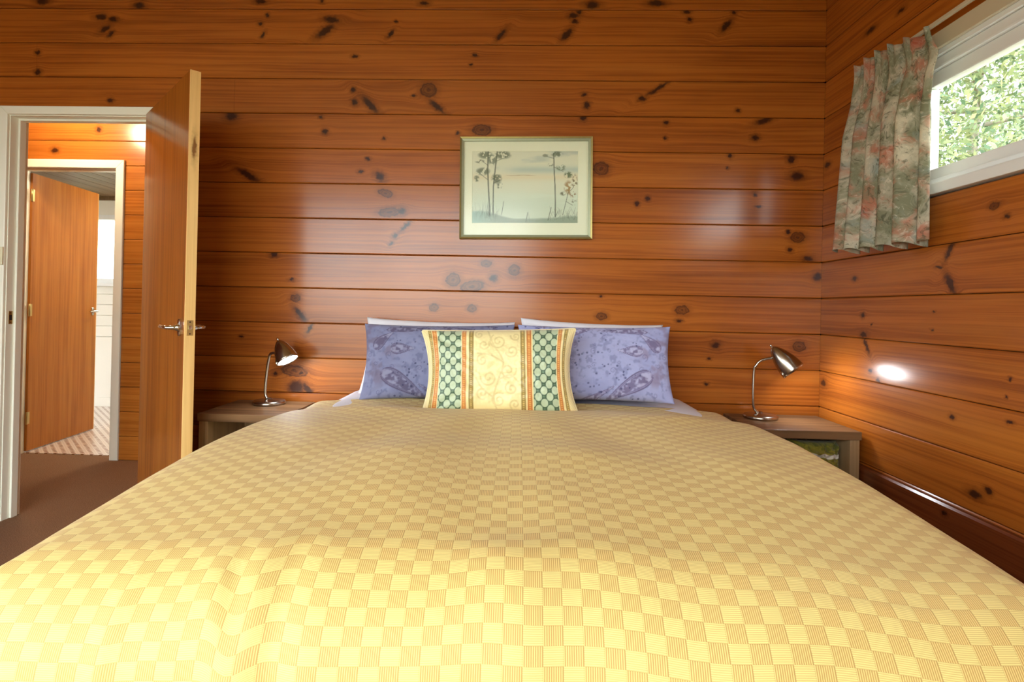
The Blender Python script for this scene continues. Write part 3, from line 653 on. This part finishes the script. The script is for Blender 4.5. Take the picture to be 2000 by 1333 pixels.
def cushion_paint(U, V, w, h):
    F = (U+1)/2; G = (V+1)/2
    im = np.zeros(U.shape+(3,))+v3((246, 228, 168))
    dl = np.abs(np.mod((F*1.0+G*.35)*60, 1)-.5)
    im = blend(im, sstep(.2, .1, dl)*.35*((F < .05) | (F > .945)), v3((190, 178, 140)))
    def band(a, b): return sstep(a-.0015, a+.0015, F)*sstep(b+.0015, b-.0015, F)
    rows = np.abs(np.mod(G*46, 1)-.5)
    for a, b in ((.041, .062), (.314, .343), (.639, .669), (.929, .953)):
        im = blend(im, band(a, b), v3((158, 134, 74))); c = (a+b)/2
        im = blend(im, band(c-.005, c+.005)*sstep(.2, .32, rows), v3((226, 196, 120)))
    for a, b in ((.068, .098), (.269, .296), (.678, .710), (.888, .914)):
        im = blend(im, band(a, b), v3((204, 126, 62))); c = (a+b)/2
        im = blend(im, band(c-.006, c+.006)*sstep(.15, .3, rows), v3((240, 182, 104)))
    for a, b in ((.104, .263), (.719, .882)):
        m = band(a, b); im = blend(im, m, v3((138, 164, 136)))
        fx = (F-a)/(b-a)*2.15+.1; gy = G*7.3
        def ov(ox, oy):
            dx = (np.mod(fx+ox, 1)-.5)*1.0; dy = (np.mod(gy+oy, 1)-.5)*1.0; return dx, dy
        near = None
        for ox, oy in ((0, 0), (.5, .5)):
            dx, dy = ov(ox, oy); d = np.sqrt((dx/.36)**2+(dy/.40)**2)
            near = d if near is None else np.minimum(near, d)
        im = blend(im, m*sstep(.86, .80, near), v3((192, 206, 172)))
        im = blend(im, m*sstep(.84, .90, near)*sstep(1.16, 1.06, near), v3((60, 86, 62)))
        im = blend(im, m*sstep(1.12, 1.2, near), v3((92, 120, 96)))
    cm = sstep(.348, .352, F)*sstep(.634, .63, F)
    X = F*w; Y = G*h
    d = np.full(U.shape, 9.)
    for cx, cy, r, tn, a0, dr in ((.50, .84, .034, 1.6, 2.2, 1), (.41, .80, .022, 1.4, .5, -1), (.585, .72, .026, 1.4, 3.5, 1), (.40, .62, .025, 1.4, 1.0, 1), (.56, .50, .032, 1.5, .2, -1), (.44, .42, .032, 1.5, 3., 1), (.58, .30, .026, 1.4, 2., 1), (.40, .25, .024, 1.4, 5., -1), (.50, .17, .03, 1.5, 1., 1), (.60, .12, .02, 1.3, 4., -1), (.38, .93, .02, 1.3, 1., 1), (.61, .9, .02, 1.3, 3., 1)):
        d = np.minimum(d, seg(X, Y, spiral(cx*w, cy*h, r, tn, a0, dr)))
    for pts in ([(.50, .0), (.47, .2), (.5, .4), (.53, .6), (.47, .8), (.43, 1)], [(.5, .4), (.57, .45), (.62, .38)], [(.53, .6), (.44, .68), (.37, .7)], [(.47, .2), (.40, .3), (.36, .42)]):
        q = [(p.x*w, p.y*h) for p in smooth_path([(a, b, 0) for a, b in pts], 6)]; d = np.minimum(d, seg(X, Y, q))
    im = blend(im, cm*sstep(.0045, .0022, d)*.5, v3((204, 184, 126)))
    return im
MT['cushion'] = printed('gold_and_green_brocade', .42, .3, bumpscale=600, bump=.2, spec=.5)
cu = pillow('cushion', .615, .34, .15, MT['cushion'], (-.062, 2.135, .70), math.radians(12), .0, cushion_paint, 260, 150, ear=.11, earz=.03, sd=20, wr=.009, tilt=-.035)
_m = 261; _ny = 150; _b = [i for i in range(_m)]+[j*_m+260 for j in range(1, _ny+1)]+[_ny*_m+i for i in range(259, -1, -1)]+[j*_m for j in range(_ny-1, -1, -1)]
tube('piping', [cu.data.vertices[i].co.copy() for i in _b[::4]+[_b[-1]]], .0032, plain('cream_cord', (240, 226, 176), .6), cu, 6)
tag(cu, 'gold and green striped brocade cushion with scrolls in front', 'cushion')

# ------------------------------------------------------------------ bed
bed = empty('bed', (0, 1.75, 0), label='king bed with white sheeted mattress under the gold duvet', cat='bed')
MT['bedbase'] = plain('dark_bed_base', (52, 36, 26), .8)
box('bed_base', -.80, .80, .88, 2.66, .10, .32, MT['bedbase'], bed, .01, True)
for x in (-.7, .7):
    for y in (1., 2.5): lathe('leg', [(.025, 0), (.03, .1)], MT['bedbase'], bed, (x, y, 0), n=16, world=True)
nx, ny = 40, 40; v = []; top = []
def mat_top(x, y):
    s = min(1, max(0, (y-1.6)/.75)); s = s*s*(3-2*s)
    e = max(0, (abs(x)-.74)/.08); ef = max(0, (.98-y)/.1)
    return .635+.075*s-.05*min(1, e*e)-.04*min(1, ef*ef)
for j in range(ny+1):
    for i in range(nx+1):
        x = -.82+1.64*i/nx; y = .88+1.785*j/ny; v.append((x, y, mat_top(x, y)))
m = nx+1; N = m*(ny+1)
v += [(p[0], p[1], .32) for p in v]
f = [(j*m+i, j*m+i+1, (j+1)*m+i+1, (j+1)*m+i) for j in range(ny) for i in range(nx)]
f += [(N+a, N+d, N+c, N+b) for a, b, c, d in f]
bd = [i for i in range(m)]+[j*m+nx for j in range(1, ny+1)]+[ny*m+i for i in range(nx-1, -1, -1)]+[j*m for j in range(ny-1, 0, -1)]
f += [(a, N+a, N+b, b) for a, b in zip(bd, bd[1:]+bd[:1])]
autosmooth(mesh('mattress', v, f, MT['whitecotton'], bed, True, True), 60)

# ------------------------------------------------------------------ gold duvet
CW, CR = .0305, .0258
def duvet_mat():
    t = NT('gold_basket_weave_satin'); uv = t.n('ShaderNodeUVMap').outputs[0]; s = t.n('ShaderNodeSeparateXYZ', {0: uv})
    a = t.math('DIVIDE', s.outputs[0], CW); b = t.math('DIVIDE', s.outputs[1], CR)
    par = t.math('MODULO', t.math('ABSOLUTE', t.math('ADD', t.math('FLOOR', a), t.math('FLOOR', b))), 2.)
    sv = t.math('SINE', t.math('MULTIPLY', a, 2*math.pi*9)); sh = t.math('SINE', t.math('MULTIPLY', b, 2*math.pi*9))
    vs = t.rng(sv, -.3, .6); hs = t.rng(sh, -.3, .6)
    cv = t.mix(vs, lin((200, 161, 94)), lin((238, 207, 131)))
    ch = t.mix(hs, lin((221, 193, 119)), lin((243, 219, 141)))
    col = t.mix(par, cv, ch)
    ea = t.math('ABSOLUTE', t.math('SUBTRACT', t.math('FRACT', a), .5)); eb = t.math('ABSOLUTE', t.math('SUBTRACT', t.math('FRACT', b), .5))
    edge = t.rng(t.math('MAXIMUM', ea, eb), .465, .5)
    col = t.mix(t.math('MULTIPLY', edge, .25), col, lin((150, 116, 60)))
    hgt = t.math('ADD', t.math('MULTIPLY', par, hs), t.math('MULTIPLY', t.math('SUBTRACT', 1., par), vs))
    hgt = t.math('SUBTRACT', hgt, t.math('MULTIPLY', edge, .8))
    t.bump(hgt, .3, .0008)
    return t.set(color=col, rough=.55, spec=.22, sheen=.15)
PY = [.5, .80, .93, 1.0, 1.2, 1.45, 1.75, 2.0, 2.1, 2.2, 2.36]; PZc = [.70, .70, .703, .712, .733, .752, .757, .748, .738, .722, .728]
_yy = np.linspace(.3, 2.6, 461); _zz = np.interp(_yy, PY, PZc); _k = np.exp(-(np.arange(-30, 31)/13.)**2); _zz = np.convolve(np.pad(_zz, 30, mode='edge'), _k/_k.sum(), 'valid')
def zc(y): return float(np.interp(y, _yy, _zz))
def bump_(x, y, cx, cy, sx, sy, ang=0):
    a = math.radians(ang); u = (x-cx)*math.cos(a)+(y-cy)*math.sin(a); w = -(x-cx)*math.sin(a)+(y-cy)*math.cos(a)
    return math.exp(-(u/sx)**2-(w/sy)**2)
def duvet():
    w, R = .92, .10; Yh = 2.365; Yf, Rf = .805, .17
    Smax = (w-R)+R*1.45+.30; Tf = Yh-(Yf+Rf); Tmax = Tf+Rf*1.5+.32
    nu, nv = 260, 250; v = []; uv = []
    for j in range(nv+1):
        tt = Tmax*j/nv
        if tt <= Tf: y = Yh-tt; dt = 0.
        elif tt <= Tf+Rf*1.5: th = (tt-Tf)/Rf; y = Yf+Rf-Rf*math.sin(th); dt = Rf*(1-math.cos(th))
        else: y = Yf+Rf-Rf*math.sin(1.5)-.05*(tt-Tf-Rf*1.5); dt = Rf*(1-math.cos(1.5))+(tt-Tf-Rf*1.5)
        for i in range(nu+1):
            s = -Smax+2*Smax*i/nu; q = abs(s); sg = 1 if s >= 0 else -1
            if q <= w-R: x = q; ds = 0.
            elif q <= w-R+R*1.45: th = (q-(w-R))/R; x = w-R+R*math.sin(th); ds = R*(1-math.cos(th))
            else: x = w-R+R*math.sin(1.45)+.12*(q-(w-R)-R*1.45); ds = R*(1-math.cos(1.45))+(q-(w-R)-R*1.45)*.99
            X = sg*x; k = min(1, x/.83)
            z = zc(y)-.028*k**2.6
            z -= max(ds, dt) if min(ds, dt) < .03 else min(.42, math.hypot(ds, dt))
            # quilting softness, folds
            nz = mnoise.noise((X*2.6, y*2.2, 3.)); n2 = mnoise.noise((X*6.5+4, y*5., 9.))
            flat = 1. if dt < .02 else .6
            z += .011*nz*flat+.0035*n2
            z += .016*bump_(X, y, -.52, 1.98, .22, .09, -25)+.014*bump_(X, y, .55, 1.95, .24, .09, 20)
            z -= .012*bump_(X, y, -.08, 1.70, .10, .2)+.010*bump_(X, y, .33, 1.62, .10, .25, 25)
            z += .012*bump_(X, y, .16, 1.42, .13, .16)-.010*bump_(X, y, -.42, 1.55, .1, .25, -20)
            z += .010*bump_(X, y, -.30, 1.35, .14, .2)
            z -= .03*bump_(X, y, -.06, 2.26, .36, .09)
            z += .006*bump_(X, y, -.36, 2.27, .10, .012, 35)-.006*bump_(X, y, -.34, 2.25, .1, .012, 35)
            yo = 0.
            if tt > Tf-.25:
                g = min(1, (tt-Tf+.25)/.3)
                yo = -g*(.012*mnoise.noise((X*4.2, 1.3, 7.))+.010*bump_(X, 0, -.42, 0, .03, 1)-.012*bump_(X, 0, -.36, 0, .03, 1)+.007*bump_(X, 0, -.62, 0, .02, 1)+.006*bump_(X, 0, .02, 0, .05, 1))
                z += g*(.008*mnoise.noise((X*5.2, y*3, 5.))-.014*bump_(X, y, -.425, .84, .022, .07, 20)+.008*bump_(X, y, -.465, .85, .035, .08, 20)+.010*bump_(X, y, -.02, .9, .07, .1))
            v.append((X, y+yo, z)); uv.append((s+.4*CW, tt))
    m = nu+1
    f = [(j*m+i, j*m+i+1, (j+1)*m+i+1, (j+1)*m+i) for j in range(nv) for i in range(nu)]
    me = bpy.data.meshes.new('duvet'); me.from_pydata(v, [], [tuple(reversed(q)) for q in f]); me.update()
    ul = me.uv_layers.new(name='UVMap'); arr = np.array(uv, np.float32)
    li = np.zeros(len(me.loops), np.int32); me.loops.foreach_get('vertex_index', li); ul.data.foreach_set('uv', arr[li].ravel())
    o = link('duvet', me, duvet_mat(), None, True)
    sm = o.modifiers.new('loft', 'SOLIDIFY'); sm.thickness = .025; sm.offset = -1
    return tag(o, 'gold basket weave duvet spread over the bed', 'duvet')
duvet()

# ------------------------------------------------------------------ nightstands
nsw = wood('rough_stained_pine', (0, 1), (.23, .12, .052), (.04, .017, .007), (), 61., rough=.5, coat=.2, coatr=.22, grain=.4)
nsv = wood('rough_stained_pine_upright', (2, 0), (.40, .24, .11), (.13, .06, .022), (), 66., rough=.5, coat=.1, grain=.7)
def nightstand(x0, x1, label):
    n = empty('nightstand', ((x0+x1)/2, 2.49, 0), label=label, cat='nightstand', group='nightstands beside the bed')
    y0, y1 = 2.312, 2.662; T = .642
    box('top', x0, x1, y0, y1, T-.034, T, nsw, n, .003, True)
    for a in (x0+.004, x1-.043): box('side_panel', a, a+.039, y0+.008, y1-.004, 0, T-.0345, nsv, n, .002, True)
    box('shelf', x0+.0435, x1-.0435, y0+.02, y1-.022, .422, .442, nsw, n, .002, True)
    box('back_panel', x0+.0435, x1-.0435, y1-.02, y1-.004, .06, T-.036, nsv, n, 0, True)
    return n
nightstand(-1.355, -.975, 'rough brown timber nightstand between the open door and the bed')
nightstand(.985, 1.418, 'rough brown timber nightstand in the corner beside the window wall')
# folded patterned cloth bag on the shelf
def cloth_paint(U, V, w, h):
    im = np.zeros(U.shape+(3,))+v3((148, 138, 46))
    n = fbm(U*9, V*7, 4); im = blend(im, sstep(.45, .6, n)*.7, v3((92, 92, 26)))
    fl_ = np.abs(V-.12-.05*np.sin(U*14)) ; im = blend(im, sstep(.15, .09, fl_)*sstep(.3, .42, fbm(U*8, V*3, 9)), v3((236, 228, 214)))
    im = blend(im, sstep(.12, .06, np.abs(V+.62))*sstep(.45, .55, fbm(U*10, V*3, 2)), v3((232, 222, 200)))
    return im
cb_ = pillow('cloth_bag', .20, .14, .16, printed('olive_floral_cotton', .8), (1.272, 2.405, .443), math.radians(8), -.05, cloth_paint, 80, 60, ear=.06, wr=.03, sd=31, pw=.4)
tag(cb_, 'olive green and white patterned cloth bag on the nightstand shelf', 'bag')

# ------------------------------------------------------------------ bedside lamps
tl = NT('lit_lamp_lens'); tl.set(color=(.9, .9, .9)); tl.b.inputs['Emission Color'].default_value = (.93, .96, 1, 1); tl.b.inputs['Emission Strength'].default_value = 40.
MT['lens'] = tl.m
def lamp(base, neck, apex, axis, length, rad, label, swoff):
    L = empty('bedside_lamp', base, label=label, cat='lamp', group='brushed nickel bedside lamps')
    b = Vector(base); ax = Vector(axis).normalized()
    loc = lambda p: Vector(p)-b
    lathe('base', [(.072, 0), (.074, .003), (.074, .012), (.069, .017), (.03, .021), (.012, .025), (.009, .03), (.0, .03)], MT['nickel'], L, n=40)
    tube('stem', smooth_path([loc(p) for p in neck], 8), (.0064), MT['nickel'], L, 12)
    prof = [(.0015, 0.)]
    for i in range(1, 15):
        q = i/14; prof.append((rad*math.pow(1-(1-q)**1.7, .62), length*q))
    inner = [(r*.93, min(h+.004, length)) for r, h in reversed(prof[1:])]
    sh = lathe('shade', prof+inner, MT['nickel'], L, loc(apex), ax, 40, close=False)
    lathe('knob', [(.004, -.010), (.0055, -.006), (.004, .002)], MT['chrome'], sh, loc(apex), ax, 12)
    lathe('lens', [(rad*.90, length-.0035), (rad*.6, length-.001), (.001, length)], MT['lens'], sh, loc(apex), ax, 32)
    sd = ax.orthogonal().normalized(); sdv = Vector(swoff).normalized(); sdv = (sdv-ax*sdv.dot(ax)).normalized()
    p = loc(apex)+ax*(length*.80)+sdv*(rad*.93)
    tube('switch', [p, p+ax*.012+sdv*.004, p+ax*.030+sdv*.006], [.0045, .0045, .0035], MT['chrome'], sh, 10)
    return L
Y1 = 2.575
lamp((-1.163, Y1, .6425), [(-1.172, Y1, .665), (-1.183, Y1, .70), (-1.176, Y1, .80), (-1.165, Y1-.005, .862), (-1.153, Y1-.01, .882), (-1.120, Y1-.015, .886)],
     (-1.118, Y1-.02, .946), (.52, -.20, -.83), .112, .050, 'brushed nickel bedside lamp with lit lens beside the open door', (-.5, -.6, -.5))
Y2 = 2.56
lamp((1.115, Y2, .6425), [(1.103, Y2, .665), (1.083, Y2, .705), (1.083, Y2, .85), (1.090, Y2-.005, .882), (1.112, Y2-.01, .907), (1.165, Y2-.022, .922)],
     (1.146, Y2-.03, .971), (.60, -.24, -.76), .135, .052, 'brushed nickel bedside lamp tilted towards the window wall', (-.6, -.3, -.6))

# ------------------------------------------------------------------ framed watercolour
pic = empty('framed_picture', (.027, D-.001, 1.70), label='framed watercolour of tall trees beside pale water on the plank wall', cat='picture')
pic.rotation_euler = (0, -.014, 0)
fw, fh = .638, .492
gold = plain('antique_gold_frame', (150, 132, 78), .35, .7, nscale=60, namt=.15); olive = plain('olive_silver_frame', (148, 150, 120), .4, .4, nscale=60, namt=.1)
def mould(name, w, h, wd, y0, y1, mat):
    bs = []
    for sx, sz, L, hor in ((0, 1, w, 1), (0, -1, w, 1), (1, 0, h, 0), (-1, 0, h, 0)):
        if hor:
            z0 = sz*h/2; z1 = sz*(h/2-wd); pts = [(-w/2, z0), (w/2, z0), (w/2-wd, z1), (-w/2+wd, z1)]
        else:
            x0 = sx*w/2; x1 = sx*(w/2-wd); pts = [(x0, -h/2), (x0, h/2), (x1, h/2-wd), (x1, -h/2+wd)]
        v = [(x, y1, z) for x, z in pts]+[(x, y0 if k < 2 else y0+.002, z) for k, (x, z) in enumerate(pts)]
        mesh(name, v, [(0, 1, 2, 3), (4, 5, 6, 7), (0, 1, 5, 4), (1, 2, 6, 5), (2, 3, 7, 6), (3, 0, 4, 7)], mat, pic)
mould('outer_moulding', fw, fh, .008, -.022, 0, gold)
mould('inner_moulding', fw-.0165, fh-.0165, .011, -.017, -.002, olive)
MT['mat'] = plain('cream_mat_board', (250, 242, 216), .9, nscale=90, namt=.02)
mw, mh = fw-.038, fh-.038
pw_, ph_ = .512, .350; oz = .006
x0, x1, z0, z1 = -pw_/2-.004, pw_/2-.004, -ph_/2+oz, ph_/2+oz
mesh('mat_board', [(-mw/2, -.006, -mh/2), (mw/2, -.006, -mh/2), (mw/2, -.006, mh/2), (-mw/2, -.006, mh/2), (x0, -.006, z0), (x1, -.006, z0), (x1, -.006, z1), (x0, -.006, z1), (x0+.0015, -.004, z0+.0015), (x1-.0015, -.004, z0+.0015), (x1-.0015, -.004, z1-.0015), (x0+.0015, -.004, z1-.0015)],
     [(0, 1, 5, 4), (1, 2, 6, 5), (2, 3, 7, 6), (3, 0, 4, 7), (4, 5, 9, 8), (5, 6, 10, 9), (6, 7, 11, 10), (7, 4, 8, 11)], MT['mat'], pic)
def watercolour(F, G):
    A = pw_/ph_; X = F*A; Y = G
    n1 = fbm(X*5, Y*9, 2); n2 = fbm(X*26, Y*26, 5, 3); n3 = fbm(X*55, Y*55, 6, 2)
    im = np.zeros(F.shape+(3,))+v3((236, 228, 204))
    im = blend(im, sstep(.45, .65, fbm(X*2.2+n1*.4, Y*8, 12))*sstep(.6, .75, Y)*.6, v3((188, 194, 186)))
    im = blend(im, np.exp(-((Y-.74)/.05)**2)*sstep(.2, .5, F)*.6, v3((176, 190, 184)))
    im = blend(im, np.exp(-((Y-.64)/.05)**2)*.5, v3((240, 212, 172)))
    im = blend(im, sstep(.006, .002, np.abs(Y-.665-.003*np.sin(X*20)))*sstep(.3, .36, F)*sstep(.62, .55, F)*.6, v3((180, 140, 90)))
    im = blend(im, sstep(.56, .25, Y)*.45, v3((198, 216, 200)))
    im = blend(im, sstep(.52, .65, fbm(X*1.5, Y*14, 31))*sstep(.5, .4, Y)*.4, v3((232, 234, 214)))
    gnd = .05+.10*sstep(.42, .05, F)+.03*sstep(.7, .9, F)+.03*n1
    im = blend(im, sstep(.02, -.02, Y-gnd)*.75, v3((140, 150, 132)))
    im = blend(im, sstep(.02, -.02, Y-gnd)*sstep(.25, .0, F)*.5, v3((170, 204, 190)))
    ink = v3((92, 94, 80))
    def trunk(pts, wd, a=.8):
        nonlocal im
        im = blend(im, sstep(wd*1.25, wd*.7, seg(X, Y, [(p[0]*A, p[1]) for p in pts]))*a, ink)
    trunk([(.17, .10), (.155, .45), (.145, .75), (.15, 1)], .010); trunk([(.20, .12), (.20, .5), (.22, .8), (.235, 1)], .009)
    trunk([(.79, .09), (.785, .5), (.775, .75), (.77, .97)], .008)
    trunk([(.86, .12), (.89, .3), (.92, .5)], .005, .7); trunk([(.28, .12), (.30, .30)], .005, .7); trunk([(.51, .02), (.53, .15)], .005, .7); trunk([(.53, .15), (.55, .02)], .003, .5); trunk([(.72, .04), (.75, .22)], .005, .7)
    for a in ([(.15, .6), (.08, .68)], [(.2, .55), (.26, .6)], [(.22, .86), (.32, .92)], [(.15, .8), (.08, .88)], [(.775, .78), (.86, .72)], [(.77, .9), (.70, .93)], [(.9, .4), (.96, .5)], [(.89, .3), (.95, .25)]): trunk(a, .004, .7)
    for cx, cy, rx, ry, c, den in ((.10, .72, .075, .06, (112, 118, 98), .44), (.04, .62, .03, .05, (112, 118, 98), .47), (.12, .95, .075, .06, (116, 122, 102), .45), (.19, .88, .05, .08, (124, 130, 112), .47), (.29, .95, .085, .065, (108, 114, 94), .43), (.23, .62, .055, .08, (104, 110, 90), .45), (.26, .52, .035, .05, (110, 116, 96), .47), (.07, .86, .05, .03, (120, 120, 100), .5), (.80, .96, .06, .045, (104, 112, 92), .43), (.69, .94, .03, .025, (140, 142, 124), .47), (.74, .81, .03, .025, (132, 138, 118), .47), (.84, .77, .05, .05, (132, 138, 112), .48), (.91, .67, .045, .05, (92, 108, 78), .44), (.91, .5, .045, .10, (176, 134, 84), .48), (.97, .55, .03, .14, (120, 96, 62), .5), (.95, .40, .04, .05, (150, 110, 66), .48), (.86, .41, .03, .03, (104, 100, 78), .47), (.97, .3, .03, .05, (110, 104, 80), .5)):
        r = ((F-cx)/rx)**2+((Y-cy)/ry)**2
        im = blend(im, sstep(1.25, .2, r)*sstep(den-.10, den-.01, n2*.6+n3*.5)*.85, v3(c))
    r = np.random.default_rng(3)
    for _ in range(70):
        lft = r.random() < .5; a = r.uniform(.01, .25) if lft else r.uniform(.74, .99); b = r.uniform(.03, .14)
        trunk([(a, b), (a+r.uniform(-.05, .05), b+r.uniform(.06, .2 if lft else .12))], .0025, .4)
    return im
gx, gz = 260, 178; us = np.linspace(0, 1, gx+1); vs = np.linspace(0, 1, gz+1); Fg, Gg = np.meshgrid(us, vs)
P = np.stack([x0+.001+Fg*(pw_-.002), np.full(Fg.shape, -.0035), z0+.001+Gg*(ph_-.002)], -1).reshape(-1, 3)
m = gx+1
pr = mesh('print', P, [(j*m+i, j*m+i+1, (j+1)*m+i+1, (j+1)*m+i) for j in range(gz) for i in range(gx)], printed('watercolour_paper', .85, 0, 400, .05, .2), pic)
set_colors(pr, watercolour(Fg, Gg).reshape(-1, 3))
box('backing', -fw/2+.006, fw/2-.006, -.002, 0, -fh/2+.006, fh/2-.006, MT['mat'], pic)
box('pane', -mw/2, mw/2, -.0105, -.009, -mh/2, mh/2, glass('picture_glass', rough=.16), pic)

# ------------------------------------------------------------------ garden outside the side window
t = NT('garden_ground'); p = t.n('ShaderNodeNewGeometry').outputs['Position']
g = t.set(color=t.mix(t.noise(p, 1.2, 5), lin((106, 104, 80)), lin((142, 136, 110))), rough=.9)
tag(box('ground', -60, 60, -60, 60, -.5, -.3, g), 'dry garden ground around the house', 'ground', kind='structure')
def leafmat(name, a, b):
    t = NT(name); r = t.n('ShaderNodeNewGeometry').outputs['Random Per Island']; c = t.mix(r, lin(a), lin(b)); t.set(color=c, rough=.5)
    tr = t.n('ShaderNodeBsdfTranslucent', {0: c}); mx = t.n('ShaderNodeMixShader', {0: .3, 1: t.b.outputs[0], 2: tr.outputs[0]}); t.t.links.new(mx.outputs[0], t.out.inputs[0]); return t.m
bark = plain('grey_bark', (150, 140, 125), .9, nscale=20, namt=.3)
def tree(loc, r, h, n, cols, label, sd):
    T = empty('garden_tree', loc, label=label, cat='tree', group='trees outside the high window')
    g = np.random.default_rng(sd)
    tube('trunk', smooth_path([(0, 0, 0), (.05, .03, h*.3), (-.05, .1, h*.6), (0, 0, h)], 4), [.09-.005*i for i in range(13)], bark, T, 8)
    for i in range(9):
        a = g.uniform(0, 6.28); b = h*g.uniform(.35, .9); q = r*g.uniform(.6, .95)
        tube('branch', smooth_path([(0, .0, b), (q*.5*math.cos(a), q*.5*math.sin(a), b+.15), (q*math.cos(a), q*math.sin(a), b+g.uniform(.2, .7))], 3), [.028, .026, .024, .02, .016, .012, .008], bark, T, 6)
    cl = g.normal(size=(46, 3)); cl /= np.linalg.norm(cl, axis=1)[:, None]; cl *= (g.uniform(.25, 1, 46)**.5)[:, None]*r; cl[:, 2] *= h*.42/r; cl[:, 2] += h*.72
    k = g.integers(0, 46, n); c = cl[k]+g.normal(size=(n, 3))*r*.17
    d = g.normal(size=(n, 3)); d /= np.linalg.norm(d, axis=1)[:, None]; e = np.cross(d, g.normal(size=(n, 3))); e /= np.linalg.norm(e, axis=1)[:, None]
    L = g.uniform(.024, .055, n)[:, None]; Wd = L*.36
    V = np.stack([c-d*L, c+e*Wd, c+d*L, c-e*Wd], 1).reshape(-1, 3)
    me = bpy.data.meshes.new('foliage'); me.from_pydata(V.tolist(), [], [(4*i, 4*i+1, 4*i+2, 4*i+3) for i in range(n)]); me.update()
    o = link('foliage', me, leafmat('leaves_%d' % sd, *cols), T); o['kind'] = 'stuff'
cg = ((78, 104, 74), (160, 164, 112))
tree((5.2, 6.4, -.3), 1.75, 4.8, 36000, cg, 'bushy light green tree nearest the high window', 1)
tree((9.1, 8.6, -.3), 2.1, 6.6, 36000, ((104, 128, 104), (172, 182, 142)), 'tall pale green tree behind the nearest one', 2)
tree((3.7, 11.4, -.3), 1.8, 5.2, 12000, ((84, 98, 52), (160, 156, 96)), 'yellow green tree towards the far corner of the house', 3)
tree((6.9, 1.7, -.3), 1.8, 5.0, 9000, cg, 'bushy green tree towards the foot end of the window', 4)
